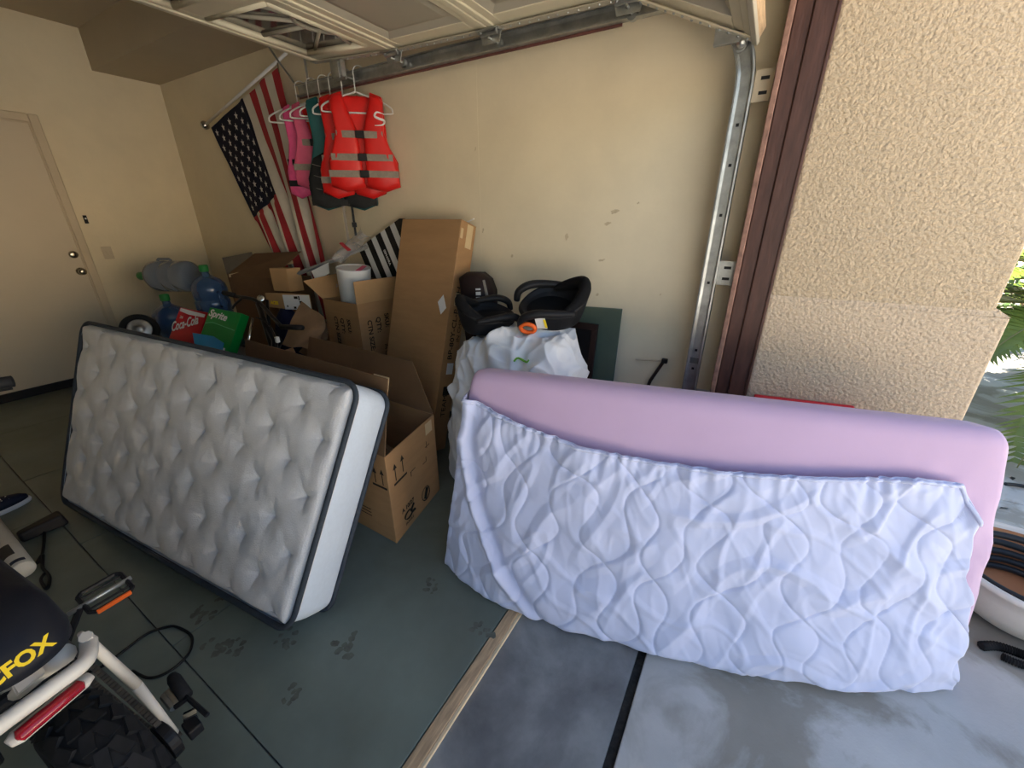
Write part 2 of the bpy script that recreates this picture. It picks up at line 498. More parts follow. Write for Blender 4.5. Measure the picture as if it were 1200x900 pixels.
# button and switch plate
t = thing('door_button', 'small black push button on the wall beside the white door', 'button', (XB, 1.425, 1.44))
B((XB, 1.412, 1.442), (XB + .012, 1.438, 1.512)).build('housing', black_m, t, bevel=.003)
B((XB + .012, 1.419, 1.478), (XB + .016, 1.431, 1.492)).build('push_button', label_m, t, bevel=.001)
t = thing('light_switch', 'painted-over light switch plate right of the white door', 'light switch', (XB, 1.49, 1.12))
B((XB, 1.455, 1.12), (XB + .007, 1.530, 1.235)).build('plate', trimp_m, t, bevel=.003)
for dy in (-.017, .017): B((XB + .007, 1.4925 + dy - .008, 1.160), (XB + .013, 1.4925 + dy + .008, 1.195)).build('toggle', trimp_m, t, bevel=.002)

# ================================================================== GARAGE DOOR (raised)
gd = bpy.data.objects.new('door_2', None); COL.objects.link(gd); gd.location = (-0.2, 0, 2.1)
WM[gd.name] = Matrix.Translation(gd.location)
struct(gd, 'raised cream sectional garage door overhead with sunburst windows')
YE = 2.10
hinge = [(-2.755, 2.425), (-2.045, 2.372), (-1.378, 2.352), (-0.690, 2.340), (-0.195, 2.118)]
pitch_, pw = 0.700, 0.555
PSTART = 1.985
for k in range(4):
    A = Vector((hinge[k][0], 0, hinge[k][1])); Bq = Vector((hinge[k + 1][0], 0, hinge[k + 1][1]))
    e = (Bq - A).normalized(); L_ = (Bq - A).length
    up = Vector((-e.z, 0, e.x))
    fr = Matrix.Identity(4)
    for i, a in enumerate((e, Vector((0, 1, 0)), up)):
        fr[0][i], fr[1][i], fr[2][i] = a
    fr.translation = A
    g0, rail = 0.004, (0.085 if k else 0.10)
    YL = PSTART - 5 * pitch_ + .08
    sec = MB(fr)
    # underside framing: two rails with stepped profile, stiles, all 4.5 cm deep
    sec.box((g0, YL, 0), (rail * .45, YE, .045)); sec.box((rail * .45, YL, .008), (rail, YE, .045))
    sec.box((L_ - rail * .45, YL, 0), (L_ - g0, YE, .045)); sec.box((L_ - rail, YL, .008), (L_ - rail * .45, YE, .045))
    y = PSTART
    sec.box((rail, y, .008), (L_ - rail, YE, .045))
    for i in range(5):
        sec.box((rail, y - pitch_, .008), (L_ - rail, y - pw, .045))
        y -= pitch_
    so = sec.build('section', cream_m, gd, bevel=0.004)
    y = PSTART
    for i in range(5):
        x0, x1, y0, y1 = rail, L_ - rail, y - pw, y
        if k == 0:
            mo = MB(fr)
            for (a, b_) in (((x0, y0), (x1, y0)), ((x1, y0), (x1, y1)), ((x1, y1), (x0, y1)), ((x0, y1), (x0, y0))):
                mo.tube([(a[0], a[1], .012), (b_[0], b_[1], .012)], .016, 8)
            wf = mo.build('window_frame', cream_m, so, smooth=True)
            MB(fr).box((x0, y0, .026), (x1, y1, .030)).build('pane', glass_m, so)
            mu = MB(fr)
            cx, cy = x1 - .0, (y0 + y1) / 2
            for aa in (PI * .62, PI * .82, PI * 1.0, PI * 1.18, PI * 1.38):
                dx, dy = math.cos(aa), math.sin(aa)
                tmax = min([(x0 - cx) / dx if dx < -1e-6 else 9, (y1 - cy) / dy if dy > 1e-6 else 9, (y0 - cy) / dy if dy < -1e-6 else 9])
                mu.tube([(cx + dx * .12, cy + dy * .12, .020), (cx + dx * tmax, cy + dy * tmax, .020)], .010, 6)
            mu.tube(arc((cx, cy, .020), .13, PI * .5, PI * 1.5, 14, (1, 0, 0), (0, 1, 0)), .010, 6)
            mu.build('sunburst_muntin', panel_m, so, smooth=True)
        else:
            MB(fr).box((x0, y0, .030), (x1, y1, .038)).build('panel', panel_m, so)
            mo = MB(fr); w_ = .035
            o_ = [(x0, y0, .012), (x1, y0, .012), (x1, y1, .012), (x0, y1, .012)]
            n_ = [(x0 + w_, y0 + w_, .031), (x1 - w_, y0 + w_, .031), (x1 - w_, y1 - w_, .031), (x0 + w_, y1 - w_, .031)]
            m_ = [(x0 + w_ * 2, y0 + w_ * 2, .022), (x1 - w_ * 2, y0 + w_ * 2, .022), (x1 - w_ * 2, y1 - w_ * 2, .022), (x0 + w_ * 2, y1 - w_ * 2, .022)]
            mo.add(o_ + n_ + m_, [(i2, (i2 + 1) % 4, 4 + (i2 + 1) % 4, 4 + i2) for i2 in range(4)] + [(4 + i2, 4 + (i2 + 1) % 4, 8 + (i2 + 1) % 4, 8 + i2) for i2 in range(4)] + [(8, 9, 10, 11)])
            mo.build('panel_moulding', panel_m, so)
        y -= pitch_
    # steel end plate with bolt heads
    ep = MB(fr); ep.box((0.0, YE - .002, -.004), (L_, YE + .012, .046)); ep.box((0.0, YE - .032, -.006), (L_, YE + .012, .0))
    eo = ep.build('end_plate', panel_m if k < 3 else cream_m, so, bevel=.002)
    bo = MB(fr)
    random.seed(k)
    for i in range(14): bo.ball((L_ * (i + .5) / 14, YE - .012 + random.uniform(-.006, .006), -.006), .006, 4)
    tag(bo.build('rivet_heads', galv_m, so), kind='stuff')
# bottom weather strip, chipped wood edge
bs = MB()
A = Vector((hinge[4][0], 0, hinge[4][1]))
e = (Vector((hinge[4][0], 0, hinge[4][1])) - Vector((hinge[3][0], 0, hinge[3][1]))).normalized(); up = Vector((-e.z, 0, e.x))
fr = Matrix.Identity(4)
for i, a in enumerate((e, Vector((0, 1, 0)), up)): fr[0][i], fr[1][i], fr[2][i] = a
fr.translation = A
MB(fr).box((0.0, PSTART - 5 * pitch_ + .08, .004), (.016, YE + .01, .048)).build('bottom_edge', wood_m, gd, bevel=.004)
MB(fr).box((-.002, PSTART - 5 * pitch_ + .08, -.012), (.022, YE + .012, .004)).build('bottom_seal', panel_m, gd, bevel=.003)

# hinges and rollers along the edge
ZT = 2.325   # track centre height
for i, (hx, hz) in enumerate(hinge[1:4]):
    h = MB()
    h.box((hx - .065, YE - .045, hz - .010), (hx + .065, YE - .002, hz - .004))
    h.hexa([(hx - .05, YE - .004, hz - .055), (hx + .05, YE - .004, hz - .055), (hx + .05, YE, hz - .055), (hx - .05, YE, hz - .055),
            (hx - .065, YE - .004, hz - .005), (hx + .065, YE - .004, hz - .005), (hx + .065, YE, hz - .005), (hx - .065, YE, hz - .005)])
    h.tube([(hx - .05, YE - .02, hz - .018), (hx + .05, YE - .02, hz - .018)], .010, 8)
    for dx in (-.045, .045): h.ball((hx + dx, YE - .025, hz - .012), .009, 5)
    h.build('hinge', galv_m, gd, smooth=False, bevel=.001)
    r_ = MB(); r_.tube([(hx, YE - .03, hz - .035), (hx, 2.175, hz - .035)], .006, 8)
    r_.tube([(hx, 2.155, hz - .035), (hx, 2.178, hz - .035)], .024, 16)
    r_.build('roller', galv_m, gd)
h = MB(); hx = -2.52; hz = 2.385
h.box((hx - .05, YE - .03, hz - .075), (hx + .05, YE + .006, hz + .01)); h.box((hx - .035, YE - .04, hz - .085), (hx + .035, YE - .03, hz)); h.box((hx + -.06, YE - .01, hz - .09), (hx + .06, YE - .005, hz - .07))
h.build('top_bracket', galv_m, gd, bevel=.003)
r_ = MB(); r_.tube([(hx + .05, YE, hz - .075), (hx + .05, 2.175, hz - .075)], .006, 8); r_.tube([(hx + .05, 2.155, hz - .075), (hx + .05, 2.178, hz - .075)], .022, 16); r_.build('roller', galv_m, gd)
h = MB(); hx, hz = -0.245, 2.128
h.box((hx - .09, YE - .004, hz - .010), (hx + .03, YE + .016, hz + .075)); h.build('bottom_bracket', galv_m, gd, bevel=.002)
r_ = MB(); r_.tube([(hx + .0, YE, hz), (hx + .0, 2.172, hz)], .007, 8); r_.tube([(hx, 2.152, hz), (hx, 2.176, hz)], .023, 16)
r_.ball((hx + .01, YE + .01, hz - .01), .018, 6); r_.build('roller', galv_m, gd)

# ---- tracks: C-section rails (top-level, fixed to the building)
def track_profile(path, nrm, name, parent, m=galv_m):
    """C channel: path points; nrm = inside direction at each point (towards rail centre)"""
    b = MB()
    prof = [(-.026, .030), (-.032, .030), (-.034, .0), (-.018, -.004), (.018, -.004), (.034, .0), (.032, .030), (.026, .030)]
    k = len(prof); vs_ = []
    for p, n in zip(path, nrm):
        for a, c in prof:
            vs_.append(Vector(p) + Vector(n) * a + Vector((0, -1, 0)) * c)
    fs = []
    for i in range(len(path) - 1):
        for j in range(k - 1):
            fs.append((i * k + j, i * k + j + 1, (i + 1) * k + j + 1, (i + 1) * k + j))
    b.add(vs_, fs)
    return b.build(name, m, parent, solid=.003, smooth=False)
tr = thing('door_track', 'galvanised steel garage door track bolted to the jamb and curving overhead', 'door track', (-0.2, 2.18, 0.0))
YT = 2.185
path, nrm = [], []
XV, RC = -0.205, 0.34
zc = ZT - RC
for z in (0.0, .5, 1.0, 1.5, zc): path.append((XV, YT, z)); nrm.append((1, 0, 0))
for i in range(1, 11):
    a = PI / 2 * i / 10
    path.append((XV - RC + RC * math.cos(a), YT, zc + RC * math.sin(a))); nrm.append((math.cos(a), 0, math.sin(a)))
vt = track_profile(path[:5], nrm[:5], 'vertical_track', tr)
track_profile(path[4:], nrm[4:], 'curved_track', tr)
xE = -3.09
track_profile([(XV - RC, YT, ZT), (xE, YT, ZT)], [(0, 0, 1), (0, 0, 1)], 'horizontal_track', tr)
MB().box((xE, YT - .002, ZT - .046), (-.74, YT + .003, ZT - .034)).build('stiffener_angle', rust_m, tr)
for z in (.35, .62, .76, .86, 1.2, 1.5, 1.7, 1.85): B((XV - .006, YT + .0, z), (XV + .006, YT + .0075, z + .012)).build('slot', black_m, vt)
MB().box((XV - .02, YT - .0, .795), (XV + .02, YT + .008, .825)).build('splice', mat('dark_steel', (.16, .16, .155), .5, .7), vt)
# jamb brackets (L shape) and strap hanger
for zb in (0.55, 1.20, 1.93):
    j = MB(); j.box((XV + .034, YT - .002, zb), (-0.102, YT + .003, zb + .11)); j.box((-0.106, YT - .06, zb), (-0.102, YT + .003, zb + .11))
    jo = j.build('jamb_bracket', trimp_m if zb > 1.5 else galv_m, tr, bevel=.001)
    for dz in (.03, .08): B((XV + .055, YT - .004, zb + dz - .006), (XV + .085, YT - .0015, zb + dz + .006)).build('slot', black_m, jo)
MB().tube([py(347, 100, YT), py(325, 70, YT + .02), Vector((-3.42, YT + .02, 2.70))], .010, 6, flat=.3).build('strap_hanger', galv_m, tr)
MB().tube([(xE + .1, YT + .02, ZT + .03), (xE + .1, YT + .02, 2.70)], .010, 6, flat=.3).build('strap_hanger', galv_m, tr)

# ================================================================== GREY TUFTED MATTRESS (leaning)
def tri(c8, a, b, c):
    f0 = c8['BR'] * ((1 - a) * (1 - b)) + c8['BL'] * (a * (1 - b)) + c8['TR'] * ((1 - a) * b) + c8['TL'] * (a * b)
    f1 = c8['bBR'] * ((1 - a) * (1 - b)) + c8['bBL'] * (a * (1 - b)) + c8['bTR'] * ((1 - a) * b) + c8['bTL'] * (a * b)
    return f0 * (1 - c) + f1 * c


def dep(p): return (Vector(p) - CAM).dot(_F)
g8 = {'TL': pd(97, 377, dep((-3.153, .691, .920))), 'TR': pd(420, 451, dep((-1.231, .868, .920))),
      'BR': pd(337, 741, dep((-1.191, .432, .114))), 'BL': pd(72, 586, dep((-3.113, .254, .114))),
      'bTR': pd(458, 463, dep((-1.250, 1.076, .806))), 'bBR': pz(386, 719, 0.004)}
tv = g8['bTR'] - g8['TR']; bv = g8['bBR'] - g8['BR']
g8['bTL'] = g8['TL'] + tv; g8['bBL'] = g8['BL'] + bv; g8['bBL'].z = 0.004
GL, GW, GT = 1.95, .93, .235
gm = thing('mattress', 'grey-white tufted mattress with dark piping leaning on its long side', 'mattress', (-2.2, .6, 0))
quilt_m = mat('silvery_knit_ticking', (0.64, 0.635, 0.64), 0.36, var=0.07, scale=260, bump=0.55, bscale=190, bdist=0.004, sheen=.2, spec=.55)
bord_m = mat('white_border_sky_tinted', (0.58, 0.64, 0.71), 0.6, var=0.03, scale=60, bump=0.15, bscale=300, bdist=.001)  # white fabric with the blue of the sky light in its colour
pipe_m = mat('dark_slate_piping', (0.035, 0.043, 0.055), 0.6, var=0.15, scale=60)
RG = .07


def rr(a, b, L, W, r):
    """square parameters -> rounded-rectangle metres (0..L, 0..W)"""
    x, y = a * L - L / 2, b * W - W / 2
    ax, ay = L / 2 - r, W / 2 - r
    if abs(x) > ax and abs(y) > ay:
        dx, dy = (abs(x) - ax) / r, (abs(y) - ay) / r
        x2, y2 = dx * math.sqrt(1 - dy * dy / 2), dy * math.sqrt(1 - dx * dx / 2)
        x = math.copysign(ax + x2 * r, x); y = math.copysign(ay + y2 * r, y)
    return x + L / 2, y + W / 2


tufts = []
for k in range(-1, 10):
    v_ = 0.012 + .1205 * k
    for i in range(-1, 9):
        u_ = 0.945 - .14 * i - (.07 if k % 2 else 0)
        tufts.append((u_, v_))
TF = np.array([((1 - u) * GL, (1 - v) * GW) for u, v in tufts])   # metres, from right end / from bottom


def gfront(a, b):
    x, y = rr(a, b, GL, GW, RG)
    e = min(x, GL - x, y, GW - y)
    ex = max(0.0, 1 - e / .055)
    h = -.028 * ex ** 2.2
    d = TF - np.array((x, y))
    r2 = d[:, 0] ** 2 + d[:, 1] ** 2
    o = np.argsort(r2)[:4]
    pil = 0
    dep_ = 0
    for j in o:
        rj = math.sqrt(r2[j]) + 1e-6
        th = math.atan2(d[j, 1], d[j, 0])
        dep_ += 0.025 * math.exp(-(rj / .047) ** 1.25) + .017 * math.exp(-rj / .011) + .011 * math.exp(-rj / .030) * (abs(math.cos(2 * th + .35 + .6 * math.sin(j))) ** 8)
    hh = .019 - dep_ + .004 * noise.noise(Vector((x * 9, y * 9, 3))) + .0022 * noise.noise(Vector((x * 26, y * 26, 8)))
    h += hh * min(1, e / .03)
    p = tri(g8, x / GL, y / GW, 0)
    return p + gn * h


gn = (g8['TR'] - g8['BR']).cross(g8['BL'] - g8['BR']).normalized()
if gn.dot(CAM - g8['TR']) < 0: gn = -gn
front = MB().grid(gfront, 380, 190)
front.build('tufted_top', quilt_m, gm, smooth=True)


def outline(L, W, r, n=8):
    pts = []
    for cx, cy, a0 in ((L - r, r, -PI / 2), (L - r, W - r, 0), (r, W - r, PI / 2), (r, r, PI)):
        for i in range(n + 1):
            a = a0 + PI / 2 * i / n
            pts.append((cx + r * math.cos(a), cy + r * math.sin(a)))
    # subdivide the straight runs
    out = []
    for i in range(len(pts)):
        p, q = pts[i], pts[(i + 1) % len(pts)]
        d = math.hypot(q[0] - p[0], q[1] - p[1])
        m = max(1, int(d / .06))
        for j in range(m): out.append((p[0] + (q[0] - p[0]) * j / m, p[1] + (q[1] - p[1]) * j / m))
    return out


ol = outline(GL, GW, RG)
cx_, cy_ = GL / 2, GW / 2
sidem = MB()
NW = 8
vs_, fs = [], []
for k in range(NW + 1):
    c = k / NW
    bul = .012 * math.sin(PI * c) - .004
    for i, (x, y) in enumerate(ol):
        p = tri(g8, x / GL, y / GW, c)
        o_ = (p - tri(g8, .5, .5, c)).normalized()
        w2 = .003 * noise.noise(Vector((x * 5, y * 5, c * 3)))
        q = p + o_ * (bul + w2)
        q.z = max(q.z, .003)
        vs_.append(q)
n = len(ol)
for k in range(NW):
    for i in range(n): fs.append((k * n + i, k * n + (i + 1) % n, (k + 1) * n + (i + 1) % n, (k + 1) * n + i))
fs.append(tuple(range(NW * n, NW * n + n)))
sidem.add(vs_, fs)
sidem.build('side_border', bord_m, gm, smooth=False)
for c, rr_ in ((0.02, .011), (0.97, .010)):
    pts = []
    for (x, y) in ol:
        p = tri(g8, x / GL, y / GW, c); q = p + (p - tri(g8, .5, .5, c)).normalized() * .006
        q.z = max(q.z, .012); pts.append(q)
    MB().tube(pts, rr_, 8, closed=True).build('piping', pipe_m, gm, smooth=True)
# inner stitched flange just inside the front piping
pts = []
for (x, y) in outline(GL - .05, GW - .05, RG - .02):
    pts.append(tri(g8, (x + .025) / GL, (y + .025) / GW, 0) + gn * (-.010))
MB().tube(pts, .006, 6, closed=True).build('flange', quilt_m, gm, smooth=True)

# ================================================================== PINK MATTRESS AND QUILTED PAD
pink_m = mat('pink_fitted_sheet', (0.54, 0.38, 0.53), 0.8, var=0.03, scale=4, bump=0.05, bscale=300, sheen=.2)
pad_m = mat('white_cotton_sky_tinted', (0.55, 0.58, 0.76), 0.75, var=0.02, scale=4, bump=0.08, bscale=260, bdist=.001, sheen=.15)  # white cotton tinted blue for the open shade it stands in
bot_px = [(1122, 796), (1108, 806), (1060, 808), (1000, 805), (900, 795), (800, 775), (700, 748), (640, 730), (580, 705), (538, 675), (524, 655)]
bot = [pz(x, y, ZS + .004) for x, y in bot_px]
acc = [0]
for i in range(1, len(bot)): acc.append(acc[-1] + (bot[i] - bot[i - 1]).length)


def bottom(a):
    s_ = min(max(a, 0), 1) * acc[-1]
    for i in range(1, len(acc)):
        if s_ <= acc[i] + 1e-9:
            t_ = (s_ - acc[i - 1]) / (acc[i] - acc[i - 1]); return bot[i - 1].lerp(bot[i], t_)
    return bot[-1]


pTL = pd(551, 434, dep((-0.972, 1.206, .915)))
pTR = pd(1196, 508, dep((0.773, 1.661, .915)))
ptl = (pTL - pTR)
PN = Vector((0.252, -0.967, 0.0))                  # outwards from the big face
PNt = Vector((0.245, -0.938, 0.244))
PT = .20


def pface(a, b):
    """big face of the pink mattress; a 0 right end .. 1 left end, b 0 floor .. 1 top"""
    top = pTR.lerp(pTL, a)
    p = bottom(a).lerp(top, b)
    p = p + PNt * (.035 * math.sin(PI * b) * (1 - .4 * (2 * a - 1) ** 2))
    return p


pm = thing('mattress', 'mattress in a pink fitted sheet standing on its side outside', 'mattress', (0.0, 1.5, ZS))
# rounded body: section path around the rim of each vertical slice
PLn, PH = 1.80, .93
prr = .055
vs_, fs = [], []
NA, NB = 90, 14


def ring(a):
    """closed section in the (b, depth) plane"""
    pts = []
    r_ = prr
    for cx, cy, a0 in ((PH - r_, r_, -PI / 2), (PH - r_, PT - r_, 0), (r_, PT - r_, PI / 2), (r_, r_, PI)):
        for i in range(7):
            t_ = a0 + PI / 2 * i / 6
            pts.append((cx + r_ * math.cos(t_), cy + r_ * math.sin(t_)))
    out = []
    for i in range(len(pts)):
        p, q = pts[i], pts[(i + 1) % len(pts)]
        m = max(1, int(math.hypot(q[0] - p[0], q[1] - p[1]) / .05))
        for j in range(m): out.append((p[0] + (q[0] - p[0]) * j / m, p[1] + (q[1] - p[1]) * j / m))
    return out


rg = ring(0)
inset = .012
avals = []
for i in range(NA + 1): avals.append(i / NA)
ends = [(0, .0, .70), (0, .005, .84), (0, .013, .94), (0, .026, .985)]
slices = []
for e_, off, sc in ends: slices.append((off / PLn, sc))
for i in range(1, NA): 
    a = i / NA
    if .04 / PLn < a < 1 - .04 / PLn: slices.append((a, 1.0))
for e_, off, sc in reversed(ends): slices.append((1 - off / PLn, sc))
n = len(rg)
for a, sc in slices:
    for (y_, d_) in rg:
        # shrink towards the section centre near the ends (rounded ends)
        my, md = PH / 2, PT / 2
        k_ = 1 - (1 - sc) * .16
        yy = my + (y_ - my) * k_ ; dd = md + (d_ - md) * (1 - (1 - sc) * .55)
        p = pface(a, yy / PH) - PNt * (dd + inset)
        w2 = .004 * noise.noise(Vector((a * 4, yy * 3, dd * 3)))
        # sheet pulled to the right-hand top corner
        rad = math.hypot((a - .05) * PLn, yy - .55)
        w2 += .010 * math.exp(-(rad / .18) ** 2) * math.sin((yy - .5) * 30 + a * 110)
        q = p + PNt * w2
        q.z = max(q.z, (ZS if q.x > -.565 else 0) + .003)
        vs_.append(q)
for k in range(len(slices) - 1):
    for i in range(n): fs.append((k * n + i, k * n + (i + 1) % n, (k + 1) * n + (i + 1) % n, (k + 1) * n + i))
fs.append(tuple(range(n))); fs.append(tuple((len(slices) - 1) * n + i for i in range(n)))
MB().add(vs_, fs).build('fitted_sheet', pink_m, pm, smooth=True)

# quilted pad pulled over the lower part: a thin puffy shell with elastic gathers
pad = thing('mattress_pad', 'white quilted mattress pad with elastic edge over the pink mattress', 'mattress pad', (0.0, 1.45, ZS))


def btop(a):
    """height fraction of the elastic edge along the length"""
    # measured at pixels: left end 0.885 high, then 0.70 .. right 0.70
    xs_ = [0.0, .03, .10, .25, .40, .55, .70, .82, .90, .96, 1.0]
    ys_ = [.70, .82, .825, .79, .765, .76, .775, .812, .845, .875, .90]
    return float(np.interp(a, xs_, ys_))


def ridge(x, y):
    """distance to the wavy stitch lines of the quilting (an ogee lattice), in metres"""
    p, q = .215, .30
    best = 9
    for sgn in (1, -1):
        w_ = .045 * math.sin(2 * PI * y / q)
        for sh in (0, .5):
            t_ = (x + sgn * w_ + sgn * y * .38 + sh * p) / p
            f_ = abs((t_ + .5) % 1 - .5) * p
            best = min(best, f_)
            break
    return best


def padpt(i, j):
    a = i; b = j
    jag = 0.0
    if a < .08:
        jag = (.010 * math.sin(b * 9 + .5) + .004 * math.sin(b * 27 + 1)) * (1 - a / .08)
    bt = btop(a)
    aa = a * (1 - .040) + jag * (1 if a < .08 else 0) + .048
    if b < .45 and a < .1: aa -= (.45 - b) * .05 * (1 - a / .1)
    x, y = aa * PLn, b * bt * PH
    # puffs between stitch lines
    d = ridge(x + .085 * noise.noise(Vector((x * 3, y * 3, 1))), y + .085 * noise.noise(Vector((x * 3, y * 3, 7))))
    h = .012 + (.0052 + .003 * noise.noise(Vector((x * 5, y * 5, 31)))) * (1 - math.exp(-d / .0055)) + .004 * (1 - math.exp(-d / .03))
    # soft wrinkles
    h += .013 * noise.noise(Vector((x * 4.5, y * 4.5, 2))) + .008 * noise.noise(Vector((x * 11, y * 9, 5)))
    r1 = 1 - abs(noise.noise(Vector((x * 3.2 + y * 1.6, y * 4.0 - x * .7, 11))))
    r3 = 1 - abs(noise.noise(Vector((x * 9 + y * 3, y * 3.2, 21))))
    r4 = 1 - abs(noise.noise(Vector((x * 17 - y * 6, y * 8, 41))))
    h += .002 * max(0, r4 - .75) / .25 + .010 * max(0, r3 - .80) / .20 * (.35 + .65 * b) + .012 * max(0, r1 - .82) / .18
    r2 = 1 - abs(noise.noise(Vector((x * 5.5 - y * 2, y * 5.5, 15))))
    h += .004 * max(0, r2 - .85) / .15
    # gathers below the elastic
    g = max(0, 1 - (1 - b) * bt * PH / .16)
    h += g * g * (.0035 * math.sin(x * 105 + 3 * math.sin(x * 17)) * (1 + .8 * math.sin(x * 23)) + .0015 * math.sin(x * 190)) + .002 * g
    # diagonal pull fold near the left end
    fl = (1 - aa) * PLn - (.03 + .60 * max(0, .80 - b) ** 1.5)
    h += .030 * math.exp(-(fl / .022) ** 2) * min(1, b * 3 + .2) - .018 * math.exp(-((fl - .045) / .03) ** 2)
    if aa > .90: h -= .0
    # sag: belly of loose cloth near the floor
    h += .022 * math.exp(-((b - .16) / .16) ** 2) * (.6 + .4 * math.sin(aa * 9))
    edge = max(0, 1 - b / .05)
    p = pface(min(aa, 1.0), max(b * bt, .008))
    p = p + PNt * (h - .035 * edge ** 2)
    # wrap round the left end
    over = aa - .985
    if over > 0:
        p = p - PNt * min(.19, (over * PLn) ** 1.0 * 4.2) + Vector((-.968, -.25, 0)) * (.012 + .01 * min(1, over * 60))
    p.z = max(p.z, (ZS if p.x > -.560 else 0) + .0045 + .002 * abs(math.sin(x * 40)))
    return p


MB().grid(padpt, 420, 190).build('quilted_cover', pad_m, pad, smooth=True, solid=.004)
# rolled elastic hem along the top edge
hem = []
for i in range(0, 301):
    a = i / 300
    q = padpt(a, .975)
    hem.append(q + PNt * (.002 + .001 * math.sin(i * 1.9)) + Vector((0, 0, .010 + .001 * math.sin(i * 1.3))))
MB().tube(hem, .0065, 6).build('elastic_hem', pad_m, pad, smooth=True)

# ================================================================== CARDBOARD BOXES
def carton(name, label, c4, h, m, th=.006, group=None, upv=None, lid=False, bottom_=True):
    """open carton: c4 = base corners in order round, h = height; returns the thing and its top corners"""
    c4 = [Vector(c) for c in c4]
    upv = Vector(upv) if upv else Vector((0, 0, 1))
    t = thing(name, label, 'box', sum(c4, Vector()) / 4, group)
    top = [c + upv * h for c in c4]
    cen = sum(c4, Vector()) / 4
    for i in range(4):
        a, b, c, d = c4[i], c4[(i + 1) % 4], top[(i + 1) % 4], top[i]
        n = (b - a).cross(d - a).normalized()
        q = [a, b, c, d] if n.dot(a - cen) > 0 else [b, a, d, c]
        MB().slab(q, th).build('side', m, t, bevel=.0015)
    if bottom_: MB().slab([c4[0] + upv * .004, c4[1] + upv * .004, c4[2] + upv * .004, c4[3] + upv * .004], .003).build('bottom', m, t)
    if lid: MB().slab([p for p in top], .005).build('lid', m, t, bevel=.0015)
    return t, top


def flap(t, a, b, out, ln, m, th=.005, taper=.0):
    """flap hinged on edge a-b, swung along direction out"""
    a, b = Vector(a), Vector(b); o = Vector(out).normalized() * ln
    e = (b - a) * taper
    return MB().slab([a, b, b + o - e, a + o + e], th).build('flap', m, t, bevel=.0015)


# ---- tall narrow carton leaning on the side wall
tb0 = [Vector((-2.145, 1.690, 0.0)), Vector((-1.650, 1.690, 0.0))]
upl = (Vector((-1.625, 2.130, 1.481)) - Vector((-1.650, 1.690, 0))).normalized()
bk = Vector((-.03, 1, -upl.y / upl.z)).normalized() * .165
LBX = 1.50
tbox = thing('tall_carton', 'tall narrow cardboard carton leaning on the beige wall', 'box', (-1.9, 1.8, 0))
lift = Vector((0, 0, -bk.z))
q = [tb0[0] + lift, tb0[1] + lift, tb0[1] + lift + bk, tb0[0] + lift + bk]
q2 = [p + upl * LBX for p in q]
MB().hexa(q + q2).build('body', card_m, tbox, bevel=.004)
MB().slab([q2[0] + upl * .002, q2[1] + upl * .002, q2[2] + upl * .002, q2[3] + upl * .002], .003).build('top_flap', card_m, tbox, bevel=.001)
# tape patches on the lit side, sticker, print
def side_pt(s, t_): return q[1] + bk * s + upl * (LBX * t_)      # s 0 front .. 1 back, t 0 bottom .. 1 top
sx = Vector((1, 0, 0))
ntb = bk.cross(upl).normalized()
def side_quad(s0, s1, t0, t1, m, name, off=.0012):
    return MB().slab([side_pt(s0, t0) + ntb * off, side_pt(s1, t0) + ntb * off, side_pt(s1, t1) + ntb * off, side_pt(s0, t1) + ntb * off], .001).build(name, m, tbox)
side_quad(.42, .80, .90, .995, tape_m, 'tape'); side_quad(.25, .98, .655, .71, tape_m, 'tape'); side_quad(.05, .2, .93, .97, tape_m, 'tape')
side_quad(.35, .75, .355, .405, label_m, 'label')
lettering('BP-80Y-CL-P,1-BH', .062, frame(side_pt(.55, .42) + ntb * .0022, upl, -bk), ink_m, tbox, bold=.0005)
lettering('IN CHINA', .045, frame(side_pt(.88, .50) + ntb * .0022, upl, -bk), ink_m, tbox)
lettering('TEAM', .06, frame(side_pt(.60, .16) + ntb * .0022, upl, -bk), ink_m, tbox)
MB().slab([side_pt(.3, .26) + ntb * .0022, side_pt(.8, .26) + ntb * .0022, side_pt(.8, .30) + ntb * .0022, side_pt(.3, .30) + ntb * .0022], .001).build('print_mark', ink_m, tbox)
nf = (q[1] - q[0]).cross(upl).normalized()
fo = q[0] + upl * (LBX * .66) + (q[1] - q[0]) * .80 + nf * .0022
MB().slab([fo + Vector((0, 0, 0)), fo + (q[1] - q[0]) * .075 - upl * .075, fo + (q[1] - q[0]) * .15 - upl * 0.03, fo + (q[1] - q[0]) * .075 + upl * .05], .001).build('sticker', label_m, tbox)
MB().tube([q2[3] + Vector((.38, -.02, .01)), q2[3] + Vector((.50, -.03, .05))], .004, 6).build('strap_end', label_m, tbox)

# ---- carton on end with the print turned sideways
c0 = pd(418, 357, 2.8); zt = c0.z
c0 = Vector((c0.x, c0.y, 0)); cl = pz(378, 350, zt); cr = pz(467, 348, zt)
cl = Vector((cl.x, cl.y, 0)); cr = Vector((cr.x, cr.y, 0)); cr = c0 + (cr - c0) * .98; cb = cl + (cr - c0)
ctn, ctop = carton('carton', 'open cardboard carton holding a white bucket and a striped bag', [cl, c0, cr, cb], zt, card_m)
UPZ = Vector((0, 0, 1))
flap(ctn, ctop[1], ctop[2], Vector((.02, -.02, 1)), .155, card_l)
fl_ = MB().slab([ctop[0], ctop[3], ctop[3] + Vector((-.13, -.05, .16)), ctop[0] + Vector((-.10, -.06, .13))], .005).build('flap', card_l, ctn)
flap(ctn, ctop[2], ctop[3], Vector((0, .3, 1)), .12, card_shade)
flap(ctn, ctop[0] + Vector((.008, .012, 0)), ctop[1] + Vector((-.008, .012, 0)), Vector((0, .05, -1)), .09, card_shade)
n1 = (cr - c0).normalized()
